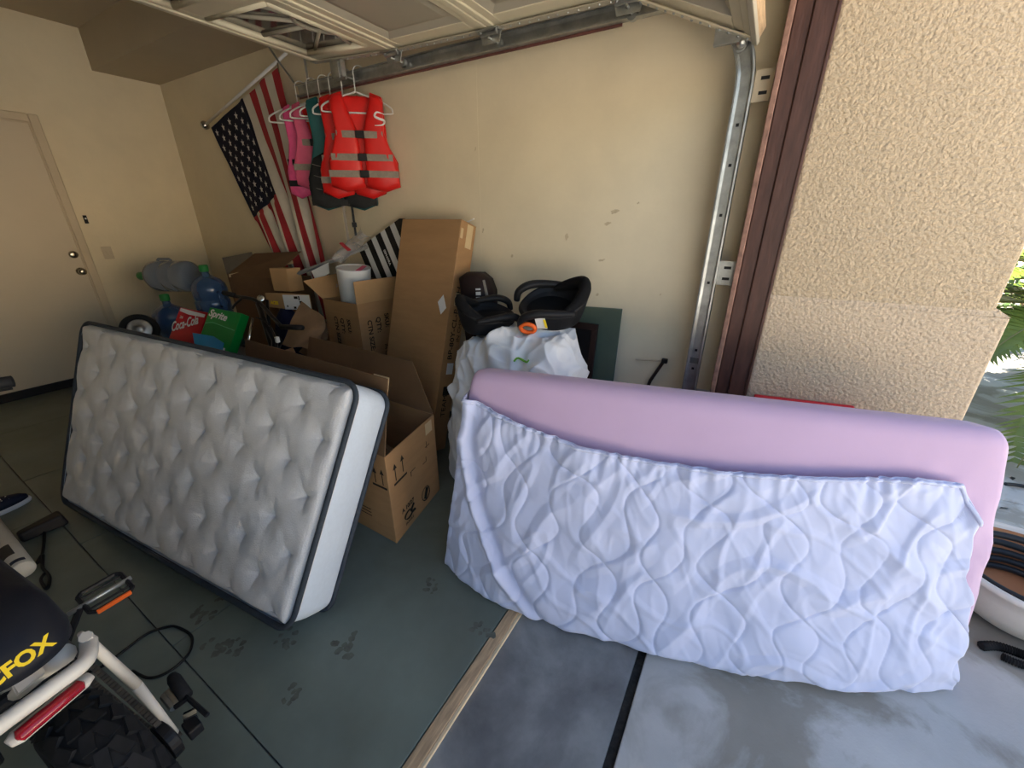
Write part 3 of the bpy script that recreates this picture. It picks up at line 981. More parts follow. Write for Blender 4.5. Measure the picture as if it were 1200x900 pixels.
o_ = c0 + n1 * .055 + n1.cross(UPZ) * .0015
lettering('SKU:', .052, frame(o_ + n1 * .16 + UPZ * (zt - .10), -UPZ, n1), ink_m, ctn, bold=.001)
lettering('QTY:', .052, frame(o_ + n1 * .085 + UPZ * (zt - .115), -UPZ, n1), ink_m, ctn, bold=.001)
lettering('CTN SIZE:', .052, frame(o_ + n1 * .01 + UPZ * (zt - .125), -UPZ, n1), ink_m, ctn, bold=.001)
lettering('IN CHINA', .040, frame(o_ + n1 * .13 + UPZ * (zt - .33), -UPZ, n1), ink_m, ctn)
n2 = (cl - c0).normalized(); nn = UPZ.cross(n2); nn = nn if nn.y < 0 else -nn
o_ = c0 + n2 * .30 + nn * .0015
lettering('SKU:', .052, frame(o_ - n2 * .16 + UPZ * (zt - .12), -UPZ, -n2), ink_m, ctn, bold=.001)
lettering('QTY:', .052, frame(o_ - n2 * .085 + UPZ * (zt - .12), -UPZ, -n2), ink_m, ctn, bold=.001)
lettering('CTN SIZE:', .052, frame(o_ - n2 * .01 + UPZ * (zt - .115), -UPZ, -n2), ink_m, ctn, bold=.001)

# white bucket-like bag in that carton
bc = pd(416, 333, 3.01)
t = thing('paper_bucket', 'shiny white round bucket with a pink stripe in the open carton', 'bucket', bc + Vector((0, 0, -.2)))
bx = Matrix.Translation(bc) @ Matrix.Rotation(math.radians(-5), 4, Vector((.5, -.86, 0))) @ Matrix.Rotation(math.radians(5), 4, _R)
wb_m = mat('white_satin_plastic', (.74, .77, .80), .28, var=.03)
MB().lathe([(.098, -.30), (.104, -.28), (.120, .11), (.123, .118), (.120, .125), (.114, .12), (.100, -.26)], 32, bx, cap=False).build('body', wb_m, t, smooth=True)
MB().lathe([(.001, .112), (.06, .113), (.116, .118)], 32, bx, cap=False).build('lid', wb_m, t, smooth=True)
pk_m = mat('pink_print', (.80, .12, .28), .5, var=.05)
MB(bx).add([(-.02, .10, .121), (.015, .11, .121), (.10, -.02, .121), (.08, -.05, .121)], [(0, 1, 2, 3)]).build('pink_stripe', pk_m, t, solid=.002)
lettering('us', .05, bx @ frame((-.093, -.080, -.02), (.62, -.78, 0), (0, 0, 1)), mat('faded_ink', (.35, .3, .3), .7), t)

# striped paper bag
A = py(420, 291, 2.262); Bq = py(467, 257, 2.262); D = py(462, 345, 2.262)
xd = (Bq - A); xd_l = xd.length; yd = (D - A); yd_l = yd.length
bf = frame(A, xd, yd)
bag = thing('striped_bag', 'black and white striped paper bag tilted behind the white bucket', 'bag', A + yd * .9)
wbag = mat('white_paper', (.78, .78, .78), .45, var=.03); kbag = mat('black_paper', (.012, .012, .013), .4, var=.1)
bd = MB(bf); bd.box((0, 0, 0), (xd_l * 1.02, yd_l, .055)); bd.build('body', wbag, bag, bevel=.002)
nst = 9
for i in range(0, nst, 2):
    w_ = xd_l * 1.02 / nst
    sb = MB(bf); sb.box((w_ * i - .0008, -.0008, -.0012), (w_ * (i + 1) + .0004, yd_l, .0562)); sb.build('stripe', kbag, bag)
zc_ = bf.to_3x3() @ Vector((0, 0, 1))
flipz = -1 if zc_.dot(CAM - A) > 0 else 1
w_ = xd_l * 1.02 / nst
zo = -.0022 if zc_.dot(CAM - A) < 0 else .0572
if zc_.dot(CAM - A) < 0:
    tf = bf @ frame((w_ * 4.35, .12, zo), (0, 1, 0), (1, 0, 0))
else:
    tf = bf @ frame((w_ * 4.65, .12, zo), (0, 1, 0), (-1, 0, 0))
lettering('SEPHORA', .028, tf, white_m, bag, bold=.001)

# ---- big open carton behind the grey mattress
b0 = Vector((-1.285, 1.031, 0)); b1 = Vector((-1.385, 1.475, 0))
ln = Vector((-1, .015, 0)) * 1.16
ang = (b1 - b0)
BH = .500
big, bt_ = carton('carton', 'large open cardboard carton with two up arrows behind the grey mattress', [b0, b1, b1 + ln, b0 + ln], BH, card_m)
of_ = Vector((0, .30, .95)).normalized() * .26
MB().slab([bt_[1], bt_[2], bt_[2] + of_, bt_[1] + of_ + Vector((-.20, 0, 0))], .005).build('flap', card_shade, big, bevel=.0015)
flap(big, bt_[3], bt_[0], Vector((.02, .19, 1)), .365, card_shade)
flap(big, bt_[2], bt_[3], Vector((-.5, 0, .9)), .2, card_shade)
tpz = bt_[0] + Vector((.007, .068, .358))
MB().slab([tpz + Vector((-.10, -.004, -.06)), tpz + Vector((-.005, -.004, -.06)), tpz + Vector((-.005, .012, .002)), tpz + Vector((-.10, .012, .002))], .002).build('tape', tape_m, big)
# tape, arrows and marks on the lit end face (b0-b1)
e1 = ang.normalized(); nE = e1.cross(UPZ).normalized()
EL = ang.length
def ef(s, z): return b0 + e1 * (EL * s) + UPZ * z + nE * .0018
def equad(s0, s1, z0, z1, m, name): return MB().slab([ef(s0, z0), ef(s1, z0), ef(s1, z1), ef(s0, z1)], .001).build(name, m, big)
equad(.78, .93, .42, .485, tape_m, 'tape')
def arrow(fn, s, z0, z1, hs, name='arrow_mark'):
    b = MB(); w_ = hs * .22
    pts = [fn(s - w_, z0), fn(s + w_, z0), fn(s + w_, z1 - .03), fn(s + hs, z1 - .03), fn(s, z1), fn(s - hs, z1 - .03), fn(s - w_, z1 - .03)]
    b.add(pts, [(0, 1, 2, 6), (3, 4, 5)]); return b.build(name, ink_m, big)
arrow(ef, .13, .335, .430, .035); arrow(ef, .27, .345, .440, .035)
equad(.09, .33, .315, .326, ink_m, 'bar_mark')
for (s0, s1, z0, z1) in ((.40, .50, .300, .303), (.40, .408, .275, .303), (.66, .74, .272, .275), (.735, .742, .275, .30), (.74, .84, .355, .358), (.77, .777, .345, .385)):
    equad(s0, s1, z0, z1, ink_m, 'print_mark')
lettering('A 10/27', .034, frame(ef(.16, .125), e1, UPZ), ink_m, big, bold=.001)
rc = ef(.27, .085)
b = MB(); b.tube([rc + e1 * (.035 * math.cos(a)) + UPZ * (.022 * math.sin(a)) for a in [k * PI * 1.7 / 12 + .5 for k in range(13)]], .006, 6, flat=.3); b.build('print_mark', ink_m, big)
b = MB(); b.tube([rc + e1 * .02 + UPZ * .0, rc + e1 * .055 + UPZ * .03], .006, 6); b.tube([rc + e1 * .03 - UPZ * .01, rc + e1 * .06 - UPZ * .012], .007, 6); b.build('print_mark', ink_m, big)
lettering('FRAGILE', .020, frame(ef(.20, .035), e1, UPZ), ink_m, big)
rc = ef(.66, .085)
b = MB(); b.tube([rc + e1 * (.040 * math.cos(a)) + UPZ * (.040 * math.sin(a)) for a in [k * 2 * PI / 20 for k in range(20)]], .003, 6, closed=True, flat=.4); b.build('round_mark', ink_m, big)
b = MB(); b.tube([rc - UPZ * .026 - e1 * .012, rc + UPZ * .03 + e1 * .014], .009, 6); b.build('print_mark', ink_m, big)
# arrows on the long face towards the mattress
fl_n = (b0 - b1).normalized(); lx = Vector((-1, .015, 0)).normalized(); nL = Vector((0, -1, 0))
def lf(s, z): return b0 + lx * s + UPZ * z + nL * .0018
arrow(lf, .035, .335, .425, .014); arrow(lf, .085, .335, .42, .014)
MB().slab([lf(.11, .315), lf(.012, .315), lf(.012, .326), lf(.11, .326)], .001).build('bar_mark', ink_m, big)
for k in range(3): MB().slab([lf(.30, .10 + k * .02), lf(.16, .10 + k * .02), lf(.16, .104 + k * .02), lf(.30, .104 + k * .02)], .001).build('print_mark', ink_m, big)
# dark contents of the carton
t = thing('packing_paper', 'dark crumpled paper lying inside the large open carton', 'paper', b0 + ln * .4 + ang * .5)
def crump(c, sx_, sy_, sz_, seed, amp=.25):
    c = Vector(c)
    b = MB()
    def fn(u, v):
        th = 2 * PI * u; ph = PI * v
        d = Vector((math.cos(th) * math.sin(ph), math.sin(th) * math.sin(ph), -math.cos(ph)))
        k = 1 + amp * noise.noise(d * 2.2 + Vector((seed, 0, 0))) + amp * .5 * noise.noise(d * 5 + Vector((0, seed, 0)))
        return c + Vector((d.x * sx_ * k, d.y * sy_ * k, d.z * sz_ * k))
    return b.grid(fn, 36, 20)
crump(b0 + ln * .45 + ang * .5 + UPZ * .185, .42, .15, .165, 4).build('paper', kraft_m, t)

t = thing('packing_paper', 'crumpled brown paper under the white bucket inside the open carton', 'paper', (cl + cr) / 2)
fc_ = (cl + cr) / 2
crump(Vector((fc_.x, fc_.y, .365)), .15, .13, .36, 31, .06).build('paper', kraft_m, t)

# ================================================================== FLAG ON A POLE
fl_red = mat('flag_red', (.36, .025, .035), .75, var=.08, scale=10)
fl_wht = mat('flag_white', (.60, .55, .47), .8, var=.05, scale=10)
fl_blu = mat('flag_navy', (.010, .012, .028), .8, var=.2, scale=10)
flag = thing('flag', 'stars and stripes flag hanging from a white pole on the side wall', 'flag', py(285, 110, 2.25))
PA = py(241, 146, 2.24); PB = py(327, 70, 2.24)
MB().tube([PA, PA.lerp(PB, 1.08)], .011, 10).build('pole', white_m, flag, smooth=True)
MB().ball(PA - (PB - PA).normalized() * .015, .036, 8).build('finial', chrome_m, flag, smooth=True)
hT0 = py(249, 150, 2.26); hT1 = py(327, 79, 2.26)
left = [hT0, py(298, 255, 2.27), py(327, 316, 2.27), Vector((-3.74, 2.27, .52))]
right = [hT1, py(356, 200, 2.25), py(380, 300, 2.25), Vector((-3.16, 2.25, .68))]


def poly_at(pl, b):
    bs_ = [0, .40, .68, 1.0]
    for i in range(3):
        if b <= bs_[i + 1] + 1e-9:
            return pl[i].lerp(pl[i + 1], (b - bs_[i]) / (bs_[i + 1] - bs_[i]))
    return pl[-1]


def flagpt(a, b, off=0.0):
    # gathers: folds concentrate near the middle as the cloth falls
    aw = a + .03 * max(0, b - .2) * math.sin(2 * PI * a * 2 + .6)
    p = poly_at(left, b).lerp(poly_at(right, b), min(max(aw, 0), 1))
    amp = (.006 + .036 * min(1, max(0, b - .1) * 1.6)) * (.35 if a < .5 and b < .42 else 1.0)
    y = amp * math.sin(a * 21 + 2.2 * b) + .4 * amp * math.sin(a * 43 + 1 - 3 * b)
    y += .006 * noise.noise(Vector((a * 8, b * 8, 2)))
    p = p + Vector((0, -.012 + y - off, 0))
    p.y = min(p.y, YS - .008 - off)
    if b < .02: p = p + (PB - PA).normalized().cross(Vector((0, 1, 0))) * .0
    return p


fm = MB(); NAf, NBf = 104, 80
vs_ = [flagpt(i / NAf, j / NBf) for i in range(NAf + 1) for j in range(NBf + 1)]
fs, mi = [], []
for i in range(NAf):
    for j in range(NBf):
        k = NBf + 1
        fs.append((i * k + j, (i + 1) * k + j, (i + 1) * k + j + 1, i * k + j + 1))
        s_ = int((i + .5) / NAf * 13)
        can = s_ < 7 and (j + .5) / NBf < .40
        mi.append(2 if can else (0 if s_ % 2 == 0 else 1))
fm.add(vs_, fs); fm.mi = mi
fm.build('cloth', [fl_red, fl_wht, fl_blu], flag, smooth=True)
sm = MB()
starw = mat('flag_star_white', (.62, .60, .58), .8, var=.03)
for r_ in range(9):
    cols = 6 if r_ % 2 == 0 else 5
    for c_ in range(cols):
        ca = (r_ + 1) / 10 * 7 / 13
        cb_ = ((c_ * 2 + 1 + (0 if cols == 6 else 1)) / 12) * .40
        pts = []
        for k in range(10):
            rr_ = (.027 if k % 2 == 0 else .011)
            an = PI * k / 5
            pts.append(flagpt(ca + rr_ * math.cos(an) * .82, cb_ + rr_ * math.sin(an) * .62, .004))
        cpt = flagpt(ca, cb_, .004)
        sm.add([cpt] + pts, [(0, k + 1, (k + 1) % 10 + 1) for k in range(10)])
tag(sm.build('star_print', starw, flag), kind='stuff')
MB().tube([PB.lerp(PA, .02), PB.lerp(PA, .02) + Vector((0, 0, -.07))], .006, 6).build('clip', chrome_m, flag)

# ================================================================== LIFE VESTS ON HANGERS
hang_m = mat('white_wire_hanger', (.62, .62, .60), .35, var=.03)
vred = mat('red_nylon', (.60, .014, .012), .42, var=.05, scale=14, bump=.2, bscale=30)
vstrap = mat('grey_webbing', (.23, .20, .17), .7, var=.1, scale=60)
vpink = mat('pink_nylon', (.62, .10, .20), .5, var=.08, scale=14, bump=.2, bscale=30)
vpink2 = mat('hot_pink_nylon', (.74, .09, .26), .45, var=.1, scale=20)
vteal = mat('teal_nylon', (.012, .085, .090), .55, var=.1, scale=14, bump=.2, bscale=30)
vchar = mat('charcoal_neoprene', (.014, .015, .016), .6, var=.15, scale=20, bump=.2)
vgrey = mat('taupe_nylon', (.16, .13, .115), .6, var=.1, scale=20)


HD = Vector((.75, .66, 0)).normalized()


def hanger(label, x, wdt=.42, group='white wire hangers on the door track'):
    """wire hanger whose hook goes over the rail at position x; returns the frame under its neck"""
    cen = Vector((x, YT - .013, ZT + .021))
    t = thing('wire_hanger', label, 'hanger', cen, group)
    f = frame(cen, HD, (0, 0, 1))
    R_ = .034
    hk = [f @ Vector(p) for p in arc((0, 0, 0), R_, -.35, PI, 14, (1, 0, 0), (0, 1, 0))]
    neck = f @ Vector((-R_, -.105, 0))
    MB().tube(hk + [f @ Vector((-R_, -.05, 0)), neck], .0035, 6).build('hook', hang_m, t, smooth=True)
    g = frame(neck, HD, (0, 0, 1)); h = wdt / 2
    half_ = [(0, 0), (h * .40, -.027), (h * .70, -.050), (h * .95, -.078), (h, -.100), (h * .90, -.115), (0, -.115)]
    pth = smooth_path([g @ Vector((x_, y_, 0)) for x_, y_ in half_] + [g @ Vector((-x_, y_, 0)) for x_, y_ in half_[-2::-1]], 4)
    MB().tube(pth, .0055, 6).build('shoulder_bar', hang_m, t, smooth=True)
    return g


def vest(label, g, W, H, cm, sm_, th=.03, belts=(.36, .58, .80), logo=False, inner=None, drop=.034, wide=(.64, .86, .98)):
    """life vest hung on a hanger frame g (x right, y up, z to the viewer); the wire runs between its panels"""
    f = g @ Matrix.Translation((0, -drop, 0))
    t = thing('life_vest', label, 'life vest', f @ Vector((0, -H, 0)))
    h = W / 2; Z0 = .011
    def half(s):
        return [(s * .018, -.34 * H), (s * .006, -.95 * H), (s * h * .55, -1.0 * H), (s * h * .99, -.94 * H), (s * h * .98, -.70 * H), (s * h * .80, -.52 * H),
                (s * h * .66, -.34 * H), (s * h * .70, -.12 * H), (s * h * .72, -.018), (s * h * .60, .012), (s * h * .38, .022), (s * h * .30, -.08 * H), (s * h * .17, -.22 * H)]
    for s in (-1, 1):
        p = half(s)
        if s < 0: p = p[::-1]
        MB(f).puff(p, th, .003, Matrix.Translation((0, 0, Z0))).build('front_panel', cm, t, smooth=True)
    back = [(-h * .98, -.93 * H), (h * .98, -.93 * H), (h * .98, -.66 * H), (h * .72, -.45 * H), (h * .70, -.018), (h * .45, .016), (-h * .45, .016), (-h * .70, -.018), (-h * .72, -.45 * H), (-h * .98, -.66 * H)]
    MB(f).puff(back, .012, .006, Matrix.Translation((0, 0, -.021))).build('back_panel', inner or cm, t, smooth=True)
    for s in (-1, 1):   # shoulder bridge lying on the wire
        MB(f).hexa([(s * h * .37, .012, .016), (s * h * .71, -.016, .016), (s * h * .71, -.016, -.020), (s * h * .37, .012, -.020),
                    (s * h * .38, .034, .012), (s * h * .69, .010, .012), (s * h * .69, .010, -.018), (s * h * .38, .034, -.018)]).build('shoulder', cm, t, bevel=.006)
    zf = Z0 + th * 1.08
    for q_ in belts:
        for s in (-1, 1):
            x0, x1 = s * .03, s * h * (wide[0] if q_ < .45 else (wide[1] if q_ < .7 else wide[2]))
            bb = MB(f).hexa([(x0, -q_ * H - .021, zf + .002), (x1, -q_ * H - .021, zf - .002), (x1, -q_ * H - .021, Z0), (x0, -q_ * H - .021, zf - .006),
                             (x0, -q_ * H + .021, zf + .002), (x1, -q_ * H + .021, zf - .002), (x1, -q_ * H + .021, Z0), (x0, -q_ * H + .021, zf - .006)])
            bb.build('belt', sm_, t, bevel=.002)
        bk_ = MB(f); bk_.box((-.028, -q_ * H - .022, zf - .006), (.030, -q_ * H + .022, zf + .006)); bk_.build('buckle', black_m, t, bevel=.003)
    if logo:
        pts = [(.30, -.165), (.17, -.15), (.12, -.19), (.20, -.215), (.30, -.235), (.26, -.275), (.10, -.285)]
        pth = smooth_path([f @ Vector((.07 + x * .32, y * H, zf + .001)) for x, y in pts], 5)
        k = len(pth)
        MB().tube(pth, [.002 + .0060 * math.sin(PI * i / (k - 1)) for i in range(k)], 6).build('logo_mark', white_m, t, smooth=True)
    return t, f


vest('bright red life vest with grey belts and a white logo on a wire hanger', hanger('white wire hanger carrying the front red life vest', -2.435, .44), .46, .55, vred, vstrap, logo=True, th=.036, belts=(.38, .62, .80))
vest('second red life vest hanging just behind the front one', hanger('white wire hanger right behind the red life vest', -2.558, .40), .43, .59, vred, vstrap, th=.024)
tv_, tf_ = vest('charcoal and teal life vest hanging low behind the red ones', hanger('white wire hanger carrying the charcoal and teal life vest', -2.680), .46, .665, vteal, black_m, th=.018, inner=vchar, belts=(.62, .78, .92))
for s_ in (-1, 1):
    pl_ = [(s_ * .012, -.635), (s_ * .13, -.655), (s_ * .222, -.62), (s_ * .222, -.46), (s_ * .17, -.33), (s_ * .09, -.29), (s_ * .014, -.30)]
    MB(tf_).puff(pl_ if s_ > 0 else pl_[::-1], .014, .0, Matrix.Translation((0, 0, .026))).build('lower_panel', vchar, tv_, smooth=True)
    for q_ in (-.38, -.45, -.53):
        MB(tf_).tube([(s_ * .04, q_, .0405), (s_ * .12, q_ - .006, .0415), (s_ * .18, q_ + .01, .0385)], .0022, 5).build('piping', vstrap, tv_)
hanger('empty white wire hanger between the pink and teal life vests', -2.790)
vest('red and pink life vest with grey belts hanging beside the flag', hanger('white wire hanger carrying the pink and red life vest', -2.915), .34, .52, vpink, vstrap, th=.028, inner=vred, belts=(.42, .72))
vest('small hot pink life vest with black belts in front of the flag', hanger('white wire hanger at the end of the door track', -3.045), .30, .58, vpink2, black_m, th=.026, inner=vpink, belts=(.58, .82))
# loose straps hanging out from between the panels of the charcoal vest
t = thing('webbing_strap', 'loose grey and black webbing strap hanging below the life vests', 'strap', tf_ @ Vector((.0, -.90, 0)))
MB(tf_).box((-.030, -.88, -.0015), (-.012, -.56, .0015)).build('strap', vstrap, t)
MB(tf_).box((.030, -.84, -.0015), (.046, -.56, .0015)).build('strap', black_m, t)
MB(tf_).box((.022, -.78, -.010), (.054, -.745, .010)).build('buckle', black_m, t, bevel=.004)

# ================================================================== COMFORTER HEAP, BOOSTER SEATS
comf_m = mat('white_cotton_comforter', (.84, .84, .86), .8, var=.03, scale=5, bump=.1, bscale=120, sheen=.2)
cf = thing('comforter', 'rumpled white comforter heaped behind the pink mattress', 'comforter', (-1.08, 1.90, 0))


def heap(u, v):
    """u around, v from the floor up to the crown"""
    th = 2 * PI * u
    ph = v * PI / 2
    ct, st = math.cos(th), math.sin(th)
    e = .55
    cx = math.copysign(abs(ct) ** e, ct); sy = math.copysign(abs(st) ** e, st)
    prof = math.cos(ph) ** .28 if v < 1 else 0.0
    z = .935 * math.sin(ph) ** .85
    x = -1.060 + cx * .405 * prof * (1 + .05 * math.sin(z * 9))
    y = 1.850 + sy * (.290 - .03 * z) * prof
    # heap is lower to the left and slumps to the right front
    z *= 1 - .10 * max(0, -(x + 1.1)) / .3
    p = Vector((x, y, z + .004))
    n = Vector((cx * .9, sy * .9, .5 + v)).normalized()
    q = p * 3.6
    f1 = 1 - abs(noise.noise(q + Vector((0, 0, 3))))
    f2 = 1 - abs(noise.noise(p * 7.5 + Vector((4, 1, 0))))
    f3 = 1 - abs(noise.noise(Vector((p.x * 14 + p.z * 5, p.y * 9, p.z * 8))))
    d = .040 * (max(0, f1 - .5) / .5) ** 1.5 + .034 * (max(0, f2 - .5) / .5) ** 1.6 + .014 * (max(0, f3 - .6) / .4) ** 1.5 + .03 * noise.noise(p * 2.1) - .035
    r = p + n * d * min(1, .3 + v * 2)
    r.y = min(r.y, 2.12)
    r.z = max(r.z, .003)
    return r


MB().grid(heap, 300, 130).build('cloth', comf_m, cf, smooth=True)
grn = mat('green_cord', (.16, .42, .04), .6)
def on_heap(px, py_):
    d = ray(px, py_).normalized(); best = (9, None)
    for i in range(120, 240):
        for j in range(20, 130):
            p = heap(i / 300, j / 130); r_ = p - CAM; a = r_.dot(d)
            if (r_ - d * a).length < .008 and a < best[0]: best = (a, p)
    return (best[1] if best[1] else pd(px, py_, 1.98)) - d * .005
t = thing('green_leaf_tie', 'small bright green tie caught in the white comforter', 'tie', pd(610, 425, 1.98))
MB().tube(smooth_path([on_heap(601, 424), on_heap(608, 421), on_heap(616, 423), on_heap(621, 421)], 4), .008, 6, flat=.5).build('cord', grn, t)

seat_m = mat('charcoal_seat_plastic', (.014, .014, .016), .5, var=.15, scale=20)
seatf_m = mat('black_seat_fabric', (.006, .006, .007), .85, var=.2, scale=60, bump=.3, bscale=200, bdist=.002)
orange_m = mat('orange_plastic', (.85, .14, .02), .4, var=.05)


def booster(label, M_, sc=1.0, guide=True, group='booster seats on the comforter'):
    """backless booster: padded bowl, raised rounded back at +x, two arm rests running to -x"""
    t = thing('booster_seat', label, 'booster seat', M_ @ Vector((0, 0, 0)), group)
    X = M_ @ Matrix.Scale(sc, 4)
    def shell(u, v):
        th = 2 * PI * u
        c, s_ = math.cos(th), math.sin(th)
        rim = .062 + .150 * max(0, c) ** 1.6 + .045 * abs(s_) ** 3
        rx, ry = .215, .185
        if v < .5:          # outer wall from base to rim
            k = v / .5
            rr_ = .80 + .20 * k ** .6
            return Vector((c * rx * rr_, s_ * ry * rr_, rim * k))
        k = (v - .5) / .5   # over the rim and down into the seat
        rr_ = 1 - k * .98
        z = rim - (rim - .06) * min(1, (k / .42)) ** 1.5 + .018 * math.sin(PI * min(1, k / .16)) * (k < .16)
        return Vector((c * rx * rr_ * (1 - .06 * k), s_ * ry * rr_, z))
    MB(X).grid(shell, 56, 36).build('shell', seat_m, t, smooth=True)
    def pad_(u, v):
        th = -PI * .46 + u * PI * .92
        c, s_ = math.cos(th), math.sin(th)
        a = 2 * PI * v
        rim = .075 + .150 * max(0, c) ** 1.6 + .045 * abs(s_) ** 3
        k = .042 * (math.sin(PI * min(max(u, .002), .998))) ** .35
        return Vector((c * (.180 + math.cos(a) * k * .9), s_ * (.150 + math.cos(a) * k * .9), rim - .01 + math.sin(a) * k * 1.2))
    MB(X).grid(pad_, 48, 14).build('padded_back', seatf_m, t, smooth=True)
    MB(X).lathe([(.001, .066), (.08, .07), (.13, .075), (.15, .06)], 28, Matrix.Diagonal((1.1, .95, 1, 1)), cap=False).build('seat_cushion', seatf_m, t, smooth=True)
    for s_ in (-1, 1):
        pth = smooth_path([X @ Vector(p) for p in ((.10, s_ * .165, .125), (-.02, s_ * .172, .135), (-.13, s_ * .165, .135), (-.20, s_ * .15, .10), (-.215, s_ * .14, .04))], 5)
        k = len(pth)
        ar = MB().tube(pth, [.030 * sc * (.8 + .3 * math.sin(PI * i / (k - 1))) for i in range(k)], 12, flat=.8).build('arm_rest', seat_m, t, smooth=True)
    if guide:
        pth = [X @ Vector((-.175 + .042 * math.cos(a), -.175 - .012 * math.cos(a), .045 + .030 * math.sin(a))) for a in [2 * PI * k / 16 for k in range(16)]]
        MB().tube(pth, .013 * sc, 8, closed=True).build('belt_guide', orange_m, t, smooth=True)
        MB(X).hexa([(-.12, -.186, .05), (-.06, -.196, .05), (-.06, -.190, .05), (-.12, -.18, .05), (-.14, -.188, .125), (-.08, -.198, .125), (-.08, -.192, .125), (-.14, -.182, .125)]).build('label', label_m, t)
        MB(X).hexa([(-.075, -.198, .06), (-.060, -.200, .06), (-.060, -.196, .06), (-.075, -.194, .06), (-.092, -.200, .118), (-.078, -.202, .118), (-.078, -.197, .118), (-.092, -.195, .118)]).build('warning_strip', yellow_m, t)
    return t


def basis(o, xd, zd):
    x = Vector(xd).normalized(); z = Vector(zd); z = (z - x * z.dot(x)).normalized(); y = z.cross(x)
    m = Matrix.Identity(4)
    for i, a in enumerate((x, y, z)): m[0][i], m[1][i], m[2][i] = a
    m.translation = Vector(o); return m


booster('dark booster seat with an orange belt guide and white label on the comforter', basis(pd(647, 371, 2.20), (.80, .56, .02), (.05, -.40, .9)), .86)
booster('black booster seat tucked between the tall carton and the orange-clipped seat', basis(pd(571, 382, 2.29), (-.55, -.55, -.06), (.0, -.3, .95)), .77, guide=False)
# dark backpack against the wall
t = thing('backpack', 'dark brown backpack with white stripes behind the booster seats', 'backpack', pd(566, 350, 2.45))
bkx = frame(pd(563, 352, 2.50), (.85, .1, .08), (0, .10, 1))
MB(bkx).puff([(-.10, -.30), (.075, -.30), (.085, .06), (.06, .13), (.01, .17), (-.07, .175), (-.12, .15)], .07, .07).build('body', mat('dark_maroon_nylon', (.022, .013, .013), .6, var=.2), t, smooth=True)
for i, (y0, y1) in enumerate(((.0, .025), (.035, .055), (.065, .075))):
    MB(bkx).box((.015, y0, .060), (.045, y1, .078)).build('stripe', label_m, t)
MB(bkx).tube([(.07, -.28, .05), (.08, .02, .06), (.055, .12, .05)], .012, 6, flat=.5).build('strap', vstrap, t)

# ---- green board and dark picture frame leaning on the wall
gb = [py(640, 357, 2.30), py(728, 363, 2.30)]
t = tag(MB().hexa([(gb[0].x, 2.205, 0), (gb[1].x + .01, 2.205, 0), (gb[1].x + .01, 2.220, 0), (gb[0].x, 2.220, 0),
                   (gb[0].x, 2.312, gb[0].z), (gb[1].x, 2.312, gb[1].z), (gb[1].x, 2.328, gb[1].z), (gb[0].x, 2.328, gb[0].z)]).build('green_board', mat('green_painted_plywood', (.085, .115, .085), .6, var=.08), bevel=.002),
        'dark green painted board leaning on the beige wall', 'board')
t = thing('picture_frame', 'dark framed panel leaning on the green board behind the comforter', 'picture frame', (-.85, 2.2, 0))
f0 = py(702, 380, 2.262)
f_x1, f_x0, f_z = f0.x, f0.x - .36, f0.z
def fy(z): return 2.262 - .115 * (f_z - z) / f_z
def frbar(x0, x1, z0, z1, m, name, d=.022, off=0):
    return MB().hexa([(x0, fy(z0) - d - off, z0), (x1, fy(z0) - d - off, z0), (x1, fy(z0) - off, z0), (x0, fy(z0) - off, z0), (x0, fy(z1) - d - off, z1), (x1, fy(z1) - d - off, z1), (x1, fy(z1) - off, z1), (x0, fy(z1) - off, z1)]).build(name, m, t, bevel=.003)
drk = mat('dark_stained_wood', (.028, .014, .012), .45, var=.3)
frbar(f_x0, f_x1, f_z - .035, f_z, drk, 'frame_bar'); frbar(f_x0, f_x1, .0, .035, drk, 'frame_bar'); frbar(f_x1 - .035, f_x1, .035, f_z - .035, drk, 'frame_bar'); frbar(f_x0, f_x0 + .035, .035, f_z - .035, drk, 'frame_bar')
frbar(f_x0 + .03, f_x1 - .03, .03, f_z - .03, mat('dark_picture', (.012, .010, .011), .3), 'picture', .006, .004)
# ---- little bracket-like tool near the track
t = thing('metal_bracket', 'small dark metal bracket leaning on the beige wall beside the track', 'bracket', (-.42, 2.3, 0))
m1, m2, m3 = py(778, 423, 2.30), py(762, 446, 2.30), py(745, 421, 2.325)
MB().tube([m1, m2, Vector((m2.x - .14, 2.27, 0.01))], .010, 8).build('bar', drk, t)
MB().hexa([m1 + Vector((-.012, -.012, -.012)), m1 + Vector((.020, -.012, -.012)), m1 + Vector((.020, .012, -.012)), m1 + Vector((-.012, .012, -.012)),
           m1 + Vector((-.012, -.012, .014)), m1 + Vector((.02, -.012, .014)), m1 + Vector((.02, .012, .014)), m1 + Vector((-.012, .012, .014))]).build('end_cap', black_m, t, bevel=.004)
MB().tube([m1, m3], .005, 6).build('thin_arm', trimp_m, t)
# red plastic sled edge showing between mattress and pillar
t = thing('red_plastic_lid', 'red plastic lid edge showing between the pink mattress and stucco pillar', 'lid', (.30, 1.98, ZS))
ra, rb = py(884, 463, 2.092), py(1002, 477, 2.092)
MB().hexa([(ra.x, 1.90, ZS + .001), (rb.x, 1.98, ZS + .001), (rb.x, 2.00, ZS + .001), (ra.x, 1.92, ZS + .001),
           (ra.x, ra.y, ra.z), (rb.x, rb.y, rb.z), (rb.x, rb.y + .02, rb.z), (ra.x, ra.y + .02, ra.z)]).build('panel', mat('red_plastic', (.62, .02, .03), .4, var=.05), t, bevel=.006)

# ================================================================== CLUTTER IN THE BACK CORNER
tote_m = mat('grey_tote_plastic', (.13, .14, .15), .5, var=.08)


